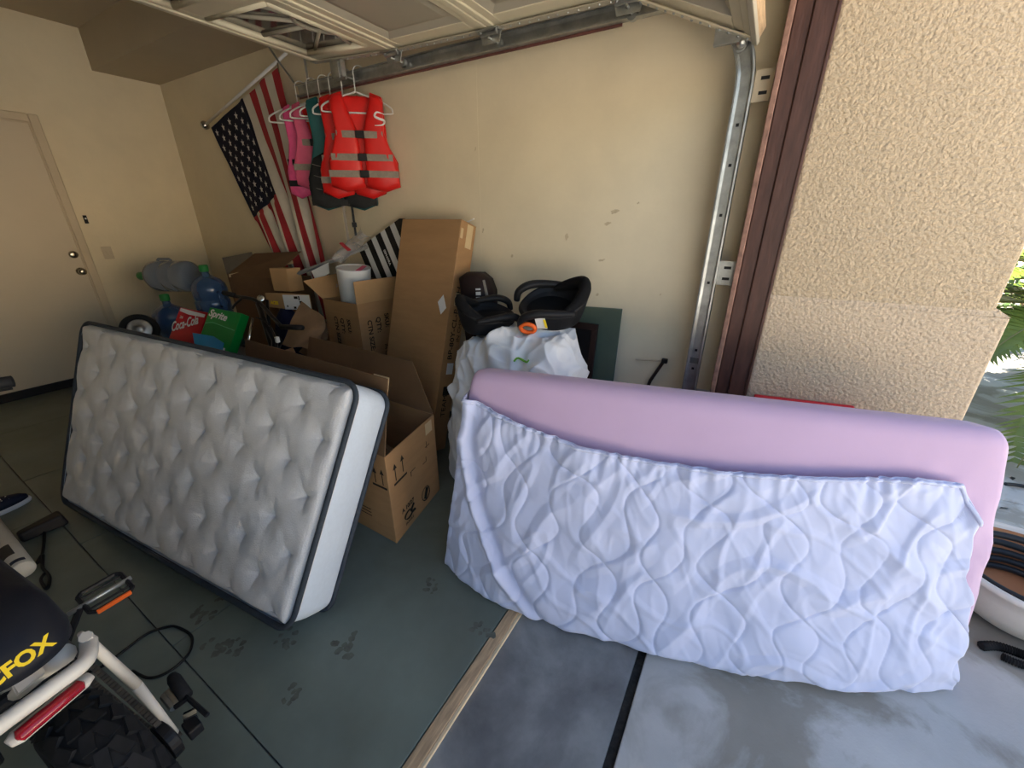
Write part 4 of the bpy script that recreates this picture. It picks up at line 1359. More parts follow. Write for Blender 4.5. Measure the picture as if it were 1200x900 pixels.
def tote(label, lo, hi):
    t = thing('storage_tote', label, 'storage tote', ((lo[0] + hi[0]) / 2, (lo[1] + hi[1]) / 2, lo[2]), 'storage totes behind the grey mattress')
    b = MB(); i = .03
    b.hexa([(lo[0] + i, lo[1] + i, lo[2]), (hi[0] - i, lo[1] + i, lo[2]), (hi[0] - i, hi[1] - i, lo[2]), (lo[0] + i, hi[1] - i, lo[2]), (lo[0] + .01, lo[1] + .01, hi[2] - .03), (hi[0] - .01, lo[1] + .01, hi[2] - .03), (hi[0] - .01, hi[1] - .01, hi[2] - .03), (lo[0] + .01, hi[1] - .01, hi[2] - .03)])
    b.build('body', tote_m, t, bevel=.012); B((lo[0], lo[1], hi[2] - .03), hi).build('lid', tote_m, t, bevel=.008)
tote('grey storage tote under the blue water jugs', (-4.62, 1.28, 0), (-4.00, 1.95, .36))
tote('grey storage tote under the soda cartons', (-3.86, 1.12, 0), (-3.16, 1.55, .540))
tote('grey storage tote on the floor under the rear water jug', (-4.345, 1.605, .36), (-4.02, 1.94, .60))

jug_m = mat('blue_polycarbonate', (.10, .20, .42), .12, var=.08, trans=.55, coat=.3)
jug2_m = mat('grey_blue_polycarbonate', (.30, .36, .46), .15, var=.06, trans=.55, coat=.3)
capg_m = mat('green_cap', (.02, .22, .05), .4, var=.1)


def jug(label, M_, m, group='five gallon water jugs'):
    t = thing('water_jug', label, 'water jug', M_ @ Vector((0, 0, 0)), group)
    prof = [(.02, .004), (.110, 0), (.130, .015), (.135, .05), (.135, .10), (.128, .112), (.128, .122), (.135, .134), (.135, .20), (.128, .212), (.128, .222), (.135, .234), (.135, .31),
            (.128, .345), (.100, .385), (.060, .41), (.034, .425), (.030, .44), (.030, .462)]
    MB(M_).lathe(prof, 36).build('body', m, t, smooth=True)
    MB(M_).lathe([(.034, .455), (.036, .462), (.036, .505), (.030, .512)], 20).build('cap', capg_m, t, smooth=True)
    MB(M_).tube([(.135, 0, .16), (.148, 0, .175), (.148, 0, .275), (.135, 0, .29)], .011, 8).build('handle', m, t, smooth=True)
jug('deep blue water jug standing upright with green cap near the wall corner', Matrix.Translation((-4.20, 1.745, .60)), jug_m)
jug('dark blue water jug standing lowest with green cap beside the spare wheel', Matrix.Translation((-4.46, 1.490, .360)), jug_m)
lc = pd(226, 324, 3.60)
ldir = (pd(168, 322, 3.62) - pd(228, 327, 3.60)).normalized()
jug('pale blue water jug lying on its side with its cap to the door', basis(lc, Vector((0, 0, 1)), ldir) if False else frame(lc, Vector((0, 0, 1)), ldir.cross(Vector((0, 0, 1)))) , jug2_m)


# ---- soda cartons
def soda(name, label, M_, s3, m, extra):
    t = thing(name, label, 'drink carton', M_ @ Vector((s3[0] / 2, -s3[1] / 2, 0)), 'drink cartons behind the mattress')
    b = MB(M_); b.box((0, 0, 0), s3 if False else (s3[0], s3[1], s3[2])); b.build('body', m, t, bevel=.004); extra(t); return t
sg_m = mat('green_carton', (.004, .26, .045), .35, var=.08); sr_m = mat('red_carton', (.50, .006, .02), .35, var=.08); sb_m = mat('blue_print', (.03, .28, .55), .4)
gA = pd(246, 360, 3.02); gB = pd(283, 367, 2.94); gC = pd(245, 402, 2.96)
gf = frame(gA, gB - gA, gA - gC)   # x to the right, y up, z towards the viewer
gw_, gh_ = (gB - gA).length, .33
gfo = gf @ Matrix.Translation((0, -gh_, -.07))
def ex(t):
    f = gf @ Matrix.Translation((0, 0, .0014))
    lettering('Sprite', .075, f @ Matrix.Translation((.012, -.062, 0)) @ Matrix.Rotation(-.10, 4, 'Z'), white_m, t, bold=.002, shear=.15)
    MB(f).tube(smooth_path([(.01, -.125, 0), (.07, -.11, 0), (.13, -.115, 0), (gw_ - .01, -.135, 0)], 4), .003, 5, flat=.3).build('print_swoosh', mat('pale_green_print', (.12, .55, .25), .4), t)
    MB(f).tube(smooth_path([(.02, -.225, 0), (.06, -.275, 0), (.11, -.29, 0), (gw_ - .04, -.285, 0)], 4), .010, 6, flat=.15).build('print_swoosh', white_m, t)
    MB(f).add([(.0, -.22, 0), (.05, -.28, 0), (.10, -.31, 0), (.0, -.31, 0)], [(0, 1, 2, 3)]).build('print_patch', sb_m, t)
soda('drink_carton', 'green soda carton with white lettering behind the grey mattress', gfo, (gw_, gh_, .07), sg_m, ex)
rA = pd(211, 360, 3.14); rB = pd(243, 366, 3.10); rC = pd(205, 392, 3.10)
rf_ = frame(rA, rB - rA, rA - rC); rw_ = (rB - rA).length
rfo = rf_ @ Matrix.Translation((0, -.312, -.06))
def ex(t):
    f = rf_ @ Matrix.Translation((0, 0, .0014))
    lettering('Coca-Cola', .085, f @ Matrix.Translation((.0, -.20, 0)) @ Matrix.Rotation(.45, 4, 'Z') @ Matrix.Diagonal((.62, 1.25, 1, 1)), white_m, t, bold=.002, shear=.4)
    MB(f).add([(.01, -.005, 0), (rw_ - .01, -.02, 0), (rw_ - .01, -.045, 0), (.10, -.045, 0), (.01, -.03, 0)], [(0, 1, 2, 3, 4)]).build('white_band', white_m, t)
    lettering('26', .03, f @ Matrix.Translation((.03, -.085, 0)), white_m, t)
soda('drink_carton', 'red soda carton with white script lettering behind the grey mattress', rfo, (rw_, .312, .06), sr_m, ex)
t = thing('blue_wrapper', 'bright blue plastic wrapper lying in front of the soda cartons', 'wrapper', pd(245, 398, 2.86))
MB().add([pd(226, 390, 2.90), pd(250, 394, 2.88), pd(262, 402, 2.86), pd(259, 423, 2.86), pd(230, 413, 2.90)], [(0, 1, 2, 3, 4)]).build('film', sb_m, t, solid=.006)

# ---- spare wheel with tyre
wc = pd(164, 386, 3.25)
wf_ = basis(wc, (.25, .9, 0), (.80, -.30, .35))
t = thing('spare_wheel', 'small black tyred wheel with grey hub beside the door', 'wheel', wc + Vector((0, 0, -.14)))
MB(wf_).tube([(math.cos(2 * PI * k / 40) * .100, math.sin(2 * PI * k / 40) * .100, 0) for k in range(40)], .025, 10, closed=True).build('tyre', rubber_m, t, smooth=True)
MB(wf_).lathe([(.079, -.016), (.079, .016), (.071, .019), (.043, .010), (.026, .026), (.010, .030)], 28).build('rim', galv_m, t, smooth=True)
MB().tube([wc, wc + Vector((.02, -.02, -.30)), wc + Vector((.05, .02, -wc.z + .01))], .014, 8).build('stand', black_m, t)
MB().slab([wc + Vector((-.1, -.12, -wc.z + .02)), wc + Vector((.1, -.12, -wc.z + .02)), wc + Vector((.1, .05, -wc.z + .02)), wc + Vector((-.1, .05, -wc.z + .02))], .018).build('base', black_m, t)

# ---- old brown carton in the corner, small carton, labelled carton
def pbox(name, label, A, Bp, D, back, m, group=None):
    """carton from three photo-placed front corners: A top-left, Bp top-right, D bottom-left; back = depth vector"""
    A, Bp, D = Vector(A), Vector(Bp), Vector(D); bk_ = Vector(back)
    t = thing(name, label, 'box', (A + Bp) / 2 + (D - A) + bk_ / 2, group)
    dn = D - A
    MB().hexa([A + dn, Bp + dn, Bp + dn + bk_, A + dn + bk_, A, Bp, Bp + bk_, A + bk_]).build('body', m, t, bevel=.004)
    return t, frame(A, Bp - A, A - D)
pa = pd(266, 322, 3.50); pb = pd(318, 326, 3.32)
t, f_ = pbox('carton', 'brown open carton with torn flaps under the flag', pa, pb, Vector((pa.x, pa.y, .002)), (.14, .265, 0), card_shade)
MB().slab([pa, pb, pb + Vector((.10, .24, .20)), pa + Vector((.02, .26, .16))], .005).build('flap', card_shade, t)
MB().slab([pa, pa + Vector((.10, .24, .02)), pa + Vector((-.02, .26, .17)), pa + Vector((-.14, .06, .13))], .005).build('flap', mat('grey_card', (.12, .105, .085), .85), t)
MB().slab([pa + Vector((.03, -.002, -.02)), pb + Vector((.02, .20, .10)), pb + Vector((.02, .20, .125)), pa + Vector((.03, .0, .006))], .002).build('tape', tape_m, t)
kA, kB = pd(310, 343, 3.20), pd(331, 346, 3.14); kB.z = kA.z
sA, sB = pd(315, 314, 3.22), pd(336, 319, 3.19); sB.z = sA.z; sD = Vector((sA.x, sA.y, kA.z - .002))
t, f_ = pbox('carton', 'small plain tan carton standing on the labelled carton', sA, sB, sD, (.03, .10, .0), card_l)
kD = Vector((kA.x, kA.y, kA.z - .115))
t, f_ = pbox('carton', 'tan carton with yellow print and a white shipping label', kA, kB, kD, (.20, .10, -.0), card_l)
lettering('ACES', .035, f_ @ Matrix.Translation((.045, -.085, .0014)), yellow_m, t, bold=.002)
kw = (kB - kA).length; bkv = Vector((.20, .10, 0))
lf_ = frame(kB, bkv, kA - kD)
MB(lf_).box((.0, -.118, -.002), (.215, -.004, .0018)).build('shipping_label', label_m, t)
for (x0, x1, y0, y1) in ((.09, .12, -.035, -.015), (.125, .135, -.045, -.012), (.02, .03, -.10, -.085), (.075, .095, -.112, -.095), (.13, .15, -.09, -.05)):
    MB(lf_).box((x0, y0, .001), (x1, y1, .0028)).build('print_mark', ink_m, t)
# support boxes below: navy bag and brown paper
t = thing('navy_bag', 'dark navy cloth bag below the labelled carton', 'bag', (kA.x, kA.y, 0))
crump(Vector((kD.x + .14, kD.y + .06, (kD.z + .012) / 2)), .15, .12, (kD.z + .012) / 2, 9, .05).build('cloth', mat('navy_cloth', (.012, .015, .045), .8), t, smooth=True)
t = thing('kraft_paper', 'crumpled brown packing paper between carton and bicycle', 'paper', (-2.75, 1.72, 0))
def sheetp(c4, seed, amp=.03):
    c4 = [Vector(c) for c in c4]
    def fn(u, v):
        p = c4[0].lerp(c4[1], u).lerp(c4[3].lerp(c4[2], u), v)
        return p + Vector((amp * noise.noise(p * 9 + Vector((seed, 0, 0))), amp * noise.noise(p * 9 + Vector((0, seed, 0))), amp * noise.noise(p * 7 + Vector((0, 0, seed)))))
    return MB().grid(fn, 14, 14)
sheetp([pd(330, 402, 2.78), pd(352, 352, 2.86), pd(380, 372, 2.86), pd(376, 415, 2.76)], 1, .025).build('paper', kraft_m, t, solid=.002)
sheetp([pd(350, 412, 2.86), pd(382, 378, 2.90), pd(384, 392, 2.88), pd(370, 425, 2.82)], 5, .02).build('paper', card_shade, t, solid=.002)
crump((-2.890, 1.80, .30), .085, .10, .29, 13, .12).build('paper', kraft_m, t)
# long white foam bar and clear plastic film over the back of the carton
t = thing('foam_bar', 'long grey-white packing bar lying behind the open carton', 'packing bar', pd(380, 312, 3.12))
MB().tube([pd(334, 326, 3.30), pd(378, 310, 3.17), pd(430, 289, 3.06)], .016, 4).build('bar', mat('grey_foam', (.36, .35, .35), .7), t)
film_m = mat('clear_plastic_film', (.45, .44, .45), .15, var=.1, alpha=.45)
t = thing('plastic_film', 'crumpled clear plastic film with a red tip above the carton', 'plastic film', pd(415, 285, 3.02))
sheetp([pd(388, 300, 3.04), pd(425, 262, 3.04), pd(436, 278, 3.02), pd(405, 305, 3.02)], 3, .06).build('film', film_m, t)
MB().tube([pd(400, 285, 3.02), pd(409, 293, 3.0)], .02, 6, flat=.4).build('red_tip', fl_red, t)
sheetp([pd(366, 318, 3.12), pd(386, 308, 3.12), pd(386, 320, 3.10), pd(370, 330, 3.10)], 8, .01).build('blister_pack', label_m, t, solid=.004)

# ================================================================== BLACK BICYCLE BEHIND THE MATTRESS
bk_m = mat('black_bicycle_paint', (.012, .012, .013), .3, var=.1)
bi = thing('bicycle', 'black bicycle with handlebar and chrome post standing behind the grey mattress', 'bicycle', (-3.0, 1.45, 0))
hl, hc, hr = pd(262, 343, 3.02), pd(300, 352, 2.92), pd(330, 383, 2.72)
hr2 = pd(354, 384, 2.62)
MB().tube(smooth_path([hl, pd(275, 347, 3.0), hc, pd(318, 370, 2.80), hr], 5), .013, 8).build('handlebar', bk_m, bi, smooth=True)
MB().tube([hl, hl.lerp(hc, .33)], .018, 10).build('grip', rubber_m, bi, smooth=True)
MB().tube([hr, hr2], .018, 10).build('grip', rubber_m, bi, smooth=True)
MB().tube(smooth_path([pd(283, 350, 2.95), pd(276, 356, 2.93), pd(272, 362, 2.92)], 4), .008, 6).build('brake_lever', bk_m, bi)
lamp = pd(306, 350, 2.88)
MB(basis(lamp, (.6, .8, 0), (.5, -.6, .3))).lathe([(.022, 0), (.025, .012), (.020, .016), (.001, .012)], 20).build('headlamp', chrome_m, bi, smooth=True)
st0, st1 = pd(303, 356, 2.90), pd(318, 402, 2.80)
MB().tube([st0, st1, Vector((st1.x, st1.y, .55))], .020, 10).build('stem', bk_m, bi, smooth=True)
MB().tube([pd(313, 352, 2.96), pd(316, 395, 2.90)], .012, 8).build('fork_tube', bk_m, bi, smooth=True)
MB().tube([pd(296, 373, 2.84), pd(291, 402, 2.76)], .009, 8).build('chrome_post', chrome_m, bi, smooth=True)
MB().tube(smooth_path([pd(300, 372, 2.85), pd(310, 376, 2.82), pd(318, 384, 2.80), pd(330, 400, 2.74), pd(322, 415, 2.7)], 4), .005, 6).build('brake_cable', bk_m, bi)
MB().tube([pd(315, 385, 2.78), pd(322, 400, 2.74), pd(322, 418, 2.70)], .022, 8).build('clamp', bk_m, bi)
for c_ in ((-2.92, 1.52), (-3.55, 1.64)):
    pts = [(c_[0] + math.cos(a) * .25 * .98, c_[1] - math.cos(a) * .25 * .19, .255 + math.sin(a) * .25 * .96) for a in [2 * PI * k / 36 for k in range(36)]]
    MB().tube(pts, .022, 8, closed=True).build('tyre', rubber_m, bi, smooth=True)
    sp = MB()
    for k in range(10):
        a = PI * k / 10
        sp.tube([(c_[0] + math.cos(a) * .22, c_[1] - math.cos(a) * .04, .255 + math.sin(a) * .22), (c_[0] - math.cos(a) * .22, c_[1] + math.cos(a) * .04, .255 - math.sin(a) * .22)], .0015, 4)
    tag(sp.build('spokes', galv_m, bi), kind='stuff')
MB().tube([Vector((st1.x, st1.y, .56)), (-3.25, 1.58, .30), (-3.55, 1.64, .255)], .018, 8).build('frame', bk_m, bi)
MB().tube([Vector((st1.x, st1.y, .56)), (-2.92, 1.52, .255)], .014, 8).build('fork', bk_m, bi)
B(pd(325, 398, 2.72) - Vector((.012, .012, .02)), pd(325, 398, 2.72) + Vector((.012, .012, .02))).build('white_reflector', white_m, bi, bevel=.004)

# ================================================================== OUTSIDE: PLANTER, HOSES, PALM
plm = mat('white_glazed_planter', (.66, .62, .56), .45, var=.06)
pc = Vector((1.165, 2.065, ZS))
pt = thing('planter_bowl', 'white round planter bowl with terracotta inside beyond the pink mattress', 'planter', pc)
XP = Matrix.Translation(pc)
MB(XP).lathe([(.13, .0), (.15, .012), (.20, .05), (.245, .11), (.270, .18), (.282, .225), (.296, .232), (.298, .246), (.284, .252), (.268, .246), (.255, .19)], 48, cap=False).build('bowl', plm, pt, smooth=True)
MB(XP).lathe([(.001, .06), (.16, .07), (.21, .12), (.262, .238)], 40, cap=False).build('terracotta_liner', mat('terracotta', (.42, .19, .09), .8, var=.12), pt, smooth=True)
hose_m = mat('black_garden_hose', (.022, .024, .028), .4, var=.2)
t = thing('garden_hose', 'black garden hose coiled inside the white planter bowl', 'hose', pc + Vector((0, 0, .07)))
pts = []
for k in range(150):
    a = 2 * PI * k / 36
    r_ = .150 + .00042 * k + .008 * math.sin(k * .21)
    pts.append(pc + Vector((math.cos(a) * r_, math.sin(a) * r_,   .100 + .004 * math.sin(k * .33) + k * .00088)))
MB().tube(pts, .014, 8).build('hose', hose_m, t, smooth=True)
MB().tube(smooth_path([pc + Vector((-.16, .10, .22)), pc + Vector((-.10, .15, .262)), pc + Vector((.05, .12, .275)), pc + Vector((.16, .0, .262)), pc + Vector((.18, -.08, .23))], 6), .014, 8).build('hose_loop', hose_m, t, smooth=True)
# ribbed dark rope lying on the driveway by the bowl
t = thing('ribbed_drain_hose', 'dark ribbed hose lying on the driveway under the planter bowl', 'hose', pz(1185, 758))
pth = smooth_path([pz(1150, 757, ZS + .018), pz(1168, 757, ZS + .018), pz(1188, 763, ZS + .018), pz(1204, 769, ZS + .018), pz(1235, 779, ZS + .018), pz(1270, 780, ZS + .018)], 12)
MB().tube(pth, [.017 if i % 2 else .012 for i in range(len(pth))], 8).build('hose', rubber_m, t)
pth = smooth_path([pz(1174, 769, ZS + .016), pz(1192, 777, ZS + .016), pz(1215, 784, ZS + .016), pz(1250, 792, ZS + .016)], 12)
MB().tube(pth, [.015 if i % 2 else .011 for i in range(len(pth))], 8).build('hose', rubber_m, t)
# thin drip tube across the far slab
t = thing('drip_tube', 'thin dark drip tube lying across the far concrete slab', 'tube', pz(1195, 572))
MB().tube(smooth_path([pz(1178, 567, ZS + .011), pz(1190, 568, ZS + .011), pz(1210, 571, ZS + .011), pz(1260, 576, ZS + .011)], 6), .010, 6).build('tube', hose_m, t, smooth=True)
random.seed(5)
for (x, y, lb_) in ((1176, 596, 'dark dry leaf lying alone on the concrete near the drip tube'), (1186, 561, 'dark dry leaf touching the thin drip tube'), (1190, 628, ''), (1194, 632, ''), (1197, 625, '')):
    c = pz(x, y, ZS)
    lf2 = MB(); a = random.uniform(0, 6)
    d = Vector((math.cos(a), math.sin(a), 0)); s_ = Vector((-d.y, d.x, 0))
    lf2.add([c - d * .03 + Vector((0, 0, .002)), c + s_ * .012 + Vector((0, 0, .012)), c + d * .03 + Vector((0, 0, .004)), c - s_ * .012 + Vector((0, 0, .002))], [(0, 1, 2, 3)])
    tag(lf2.build('dry_leaf', gap_m), lb_ or 'dark dry leaf, one of three together on the slab behind the planter bowl', 'leaf', 'dry leaf fragments on the concrete')

# ---- palm with arching fronds of narrow leaflets
frond_m = mat('palm_green', (.075, .115, .018), .45, var=.25, scale=3, col2=(.13, .18, .03))
stem_m = mat('palm_stem', (.16, .16, .06), .55, var=.15)
trunk_m = mat('palm_trunk', (.16, .10, .06), .9, var=.3, scale=20, bump=.8, bscale=30)
pb_ = Vector((2.24, 4.55, ZS))
pal = thing('palm', 'green palm with arching feathery fronds behind the stucco pillar', 'palm', pb_)
MB(Matrix.Translation(pb_)).lathe([(.17, 0), (.20, .1), (.17, .25), (.20, .4), (.16, .55), (.19, .68), (.12, .80), (.05, .86)], 16).build('trunk', trunk_m, pal)


def frond(az, el, ln_, droop, seed, leaf=.34):
    random.seed(seed)
    d = Vector((math.cos(az), math.sin(az), 0))
    o = pb_ + Vector((0, 0, .78))
    pts = []
    N_ = 26
    for i in range(N_ + 1):
        s_ = i / N_
        pts.append(o + d * (ln_ * s_ * math.cos(el) * (1 - .18 * s_)) + Vector((0, 0, ln_ * (s_ * math.sin(el) - droop * s_ * s_))))
    b = MB()
    side = Vector((-d.y, d.x, 0))
    for i in range(2, N_):
        for m_ in range(2):
            s_ = (i + m_ * .5) / N_
            p = pts[i].lerp(pts[i + 1], m_ * .5)
            tg = (pts[i + 1] - pts[i]).normalized()
            for sg in (-1, 1):
                l_ = leaf * math.sin(PI * min(1, .12 + s_ * .86)) ** .7 * random.uniform(.85, 1.1)
                dr = (side * sg * .80 + tg * .55 + Vector((0, 0, .22 + random.uniform(-.1, .1)))).normalized()
                tip = p + dr * l_ + Vector((0, 0, -.10 * l_))
                mid = p + dr * l_ * .5 + Vector((0, 0, .02))
                wv = tg * .015
                b.add([p - wv, p + wv, mid + wv * 1.1, tip, mid - wv * 1.1], [(0, 1, 2, 4), (4, 2, 3)])
    fo_ = tag(b.build('frond', frond_m, pal), kind=None)
    MB().tube(pts, [.016 * (1 - .8 * i / N_) for i in range(N_ + 1)], 6).build('frond_stem', stem_m, fo_, smooth=True)


for k in range(34):
    az = 2 * PI * k * .381966 + .4
    lay = k / 34
    frond(az, math.radians(72 - 62 * lay), 1.62 - .25 * (1 - lay), .30 + .35 * lay, k + 3)
# dense shrubs along the far fence line
for i, (x, y, r_, h_) in enumerate(((2.65, 6.95, .85, 2.4), (4.4, 6.6, .75, 1.9), (1.0, 6.7, .65, 1.9))):
    t = thing('shrub', ['rounded dark green shrub behind the palm', 'wide dark green shrub farther along the slab', 'low dark green shrub hidden by the stucco pillar'][i], 'shrub', (x, y, ZS))
    random.seed(40 + i)
    b = MB()
    for k in range(2600):
        d = Vector((random.gauss(0, 1), random.gauss(0, 1), random.gauss(0, 1))).normalized() * random.uniform(.72, 1.0)
        p = Vector((x + d.x * r_, y + d.y * r_, ZS + h_ * .52 + d.z * h_ * .5))
        u_ = Vector((random.gauss(0, 1), random.gauss(0, 1), random.gauss(0, 1))).normalized(); v_ = u_.cross(d).normalized()
        b.add([p - u_ * .06, p + v_ * .02, p + u_ * .06, p - v_ * .02], [(0, 1, 2, 3)])
    tag(b.build('foliage', mat('shrub_green', (.04, .075, .02), .6, var=.3), t), kind='stuff')
    MB().tube([(x, y, ZS), (x + .02, y, ZS + h_ * .5)], .04, 8).build('stem', trunk_m, t)

# ================================================================== ELECTRIC BICYCLE IN THE FOREGROUND
ivory_m = mat('ivory_bike_paint', (.62, .57, .50), .35, var=.04, scale=8)
BO = Vector((-1.045, -0.045, 0))
BFv = Vector((-.993, -.115, 0)); BRv = Vector((-.115, .993, 0))
def Pb(f, r, z): return BO + BFv * f + BRv * r + Vector((0, 0, z))
eb = thing('electric_bike', 'ivory fat-tyre electric bicycle with black seat and red tail light', 'bicycle', BO)
ebx = basis(Pb(0, .018, .255), BFv, BRv)      # local: x forward, z to the bike's right, y = z cross x
tyre_m = mat('fat_tyre_rubber', (.013, .013, .014), .65, var=.25, scale=30)


def fat_wheel(X, parent):
    prof = []
    for k in range(25):
        a = PI * (k / 24) * 1.25 - PI * .125
        prof.append((.202 + .050 * math.sin(a), -.060 * math.cos(a)))
    ty = MB(X).lathe(prof, 60, cap=False).build('tyre', tyre_m, parent, smooth=True)
    MB(X).lathe([(.165, -.036), (.185, -.040), (.188, .0), (.185, .040), (.165, .036), (.160, 0)], 48, cap=False).build('rim', black_m, parent, smooth=True)
    MB(X).lathe([(.012, -.10), (.03, -.09), (.09, -.035), (.09, .035), (.03, .09), (.012, .10)], 32).build('hub', black_m, parent, smooth=True)
    sp = MB(X)
    for k in range(18):
        a = 2 * PI * k / 18; s_ = .03 * (1 if k % 2 else -1)
        sp.tube([(math.cos(a) * .085, math.sin(a) * .085, s_), (math.cos(a + .2) * .17, math.sin(a + .2) * .17, s_ * .4)], .002, 4)
    tag(sp.build('spokes', galv_m, parent), kind='stuff')
    # tread blocks share one mesh
    me = None
    for k in range(30):
        for row, (sx_, tw) in enumerate(((-.043, .35), (-.0145, -.30), (.0145, .30), (.043, -.35))):
            a = 2 * PI * (k + (.5 if row in (1, 2) else 0)) / 30
            wdeg = math.atan2(sx_, .048) * 1.0
            rad = .202 + .050 * math.cos(math.asin(max(-.95, min(.95, sx_ / .06))))
            m_ = X @ Matrix.Rotation(a, 4, 'Z') @ Matrix.Translation((rad, 0, sx_)) @ Matrix.Rotation(-math.asin(max(-.95, min(.95, sx_ / .06))) , 4, 'Y') @ Matrix.Rotation(tw, 4, 'X')
            if me is None:
                o = B((-.004, -.0215, -.0112), (.0042, .0215, .0112)).build('tread_block', tyre_m); me = o.data
                o.parent = ty
            else:
                o = bpy.data.objects.new('tread_block', me); COL.objects.link(o); o.parent = ty
            o.matrix_parent_inverse = Matrix.Identity(4)
            o.matrix_basis = m_
    return ty
fat_wheel(ebx, eb)
# seat stays and rear hoop (one bent tube)
pR0 = Pb(.0, .128, .262); pR1 = pz(160, 803, .43); pR2 = pz(100, 748, .63)
hoop = smooth_path([pz(104, 752, .632), pz(100, 775, .640), pz(60, 806, .645), pz(0, 850, .645), pz(-45, 885, .64), pz(-62, 905, .635)], 6)
MB().tube([pR2 + (pR2 - pR1).normalized() * .02, pR2, pR1], [.005, .010, .0115], 12).build('seat_stay', ivory_m, eb, smooth=True)
MB().tube([pR1, pR1.lerp(pR0, .55), pR0], [.0115, .009, .007], 10, flat=.7).build('seat_stay', ivory_m, eb, smooth=True)
lft = [pz(-62, 905, .635), Pb(-.02, -.128, .45), Pb(.0, -.128, .262)]
MB().tube(lft, [.018, .018, .010], 10).build('seat_stay', ivory_m, eb, smooth=True)
MB().tube(hoop, .0155, 12).build('rear_hoop', ivory_m, eb, smooth=True)
MB().tube([pz(100, 746, .655), pz(104, 752, .632)], .012, 8).build('hoop_tab', ivory_m, eb)
# tail light on its backing plate
ta, tb = pz(20, 864, .600), pz(97, 799, .600)
td = (tb - ta).normalized(); tn = Vector((.80, -.05, .6))
MB().tube([ta - td * .012, ta, tb, tb + td * .014], [.012, .020, .020, .012], 10, flat=.55).build('light_plate', ivory_m, eb, smooth=True)
o_ = tn.normalized() * .013
MB().tube([ta + o_, ta.lerp(tb, .04) + o_ * 1.1, ta.lerp(tb, .96) + o_ * 1.1, tb + o_], [.006, .0145, .0145, .006], 10, flat=.8).build('tail_light', mat('red_lens', (.30, .006, .016), .15, var=.15, coat=.5), eb, smooth=True)
MB().hexa([pz(14, 806, .62), pz(50, 780, .62), pz(52, 790, .60), pz(20, 816, .60), pz(14, 800, .63), pz(48, 776, .63), pz(53, 786, .61), pz(22, 812, .61)]).build('cross_plate', ivory_m, eb)
# saddle: long bench with a slanted rear lip
navy = mat('black_navy_vinyl', (.010, .011, .016), .5, var=.15, bump=.1, bscale=120)
def seat_ring(half, rear, front, z):
    pts = []
    for k in range(21):
        a = PI / 2 - PI * k / 20
        pts.append((rear + half * (1 - math.cos(a)) * .9, half * math.sin(a)))
    for k in range(21):
        a = -PI / 2 + PI * k / 20
        pts.append((front - half * (1 - math.cos(a)), half * math.sin(a)))
    return [Pb(f, r, z) for f, r in pts]
rings = [seat_ring(.070, .005, .60, .690), seat_ring(.080, -.012, .61, .700), seat_ring(.083, -.008, .61, .725), seat_ring(.080, .030, .61, .770), seat_ring(.070, .065, .60, .792), seat_ring(.045, .12, .57, .800), seat_ring(.008, .25, .45, .802)]
n = len(rings[0]); vs_ = [p for r_ in rings for p in r_]; fs = []
for i in range(len(rings) - 1):
    for j in range(n): fs.append((i * n + j, i * n + (j + 1) % n, (i + 1) * n + (j + 1) % n, (i + 1) * n + j))
fs += [tuple(range(n)), tuple((len(rings) - 1) * n + j for j in range(n))]
sd_ = MB().add(vs_, fs).build('saddle', navy, eb, smooth=True)
x0, x1 = pz(0, 792, .757), pz(58, 750, .757)
xd = (x1 - x0).normalized()
tfr = frame(x1 + Vector((.004, 0, -.004)), xd, Vector((-.62, .10, .75)))
lo_ = lettering('MACFOX', .033, tfr @ Matrix.Translation((-.0, -.006, .012)), mat('yellow_embroidery', (.80, .55, .01), .6, var=.06), sd_, align='RIGHT', bold=.0012, shear=.1)
# frame: spine, down tube, head tube, fork, bars, battery
MB().tube([Pb(.18, .0, .66), Pb(.62, 0, .62), Pb(1.0, 0, .72)], .024, 10).build('frame_spine', ivory_m, eb, smooth=True)
MB().tube([Pb(.06, 0.05, .64), Pb(.3, .03, .45), Pb(.47, 0, .30), Pb(.75, 0, .42), Pb(1.02, 0, .66)], .022, 10).build('down_tube', ivory_m, eb, smooth=True)
MB().tube([Pb(1.04, 0, .58), Pb(.98, 0, .86)], .026, 10).build('head_tube', ivory_m, eb, smooth=True)
for s_ in (-1, 1): MB().tube([Pb(1.03, s_ * .07, .62), Pb(1.12, s_ * .075, .255)], .018, 10).build('fork_leg', ivory_m, eb, smooth=True)
fat_wheel(basis(Pb(1.12, 0, .255), BFv, BRv), eb)
MB().tube(smooth_path([Pb(.88, .345, 1.02), Pb(.94, .20, 1.02), Pb(.97, .0, .99), Pb(.94, -.20, 1.02), Pb(.88, -.345, 1.02)], 5), .012, 8).build('handlebar', black_m, eb, smooth=True)
MB().tube([Pb(.97, 0, .85), Pb(.97, 0, .99)], .018, 8).build('stem', black_m, eb, smooth=True)
for s_ in (-1, 1):
    MB().tube([Pb(.88, s_ * .35, 1.02), Pb(.93, s_ * .24, 1.02)], .018, 10).build('grip', rubber_m, eb, smooth=True)
    MB().tube(smooth_path([Pb(.94, s_ * .20, 1.0), Pb(.98, s_ * .26, .985), Pb(.96, s_ * .36, .98)], 4), .007, 6).build('brake_lever', black_m, eb)
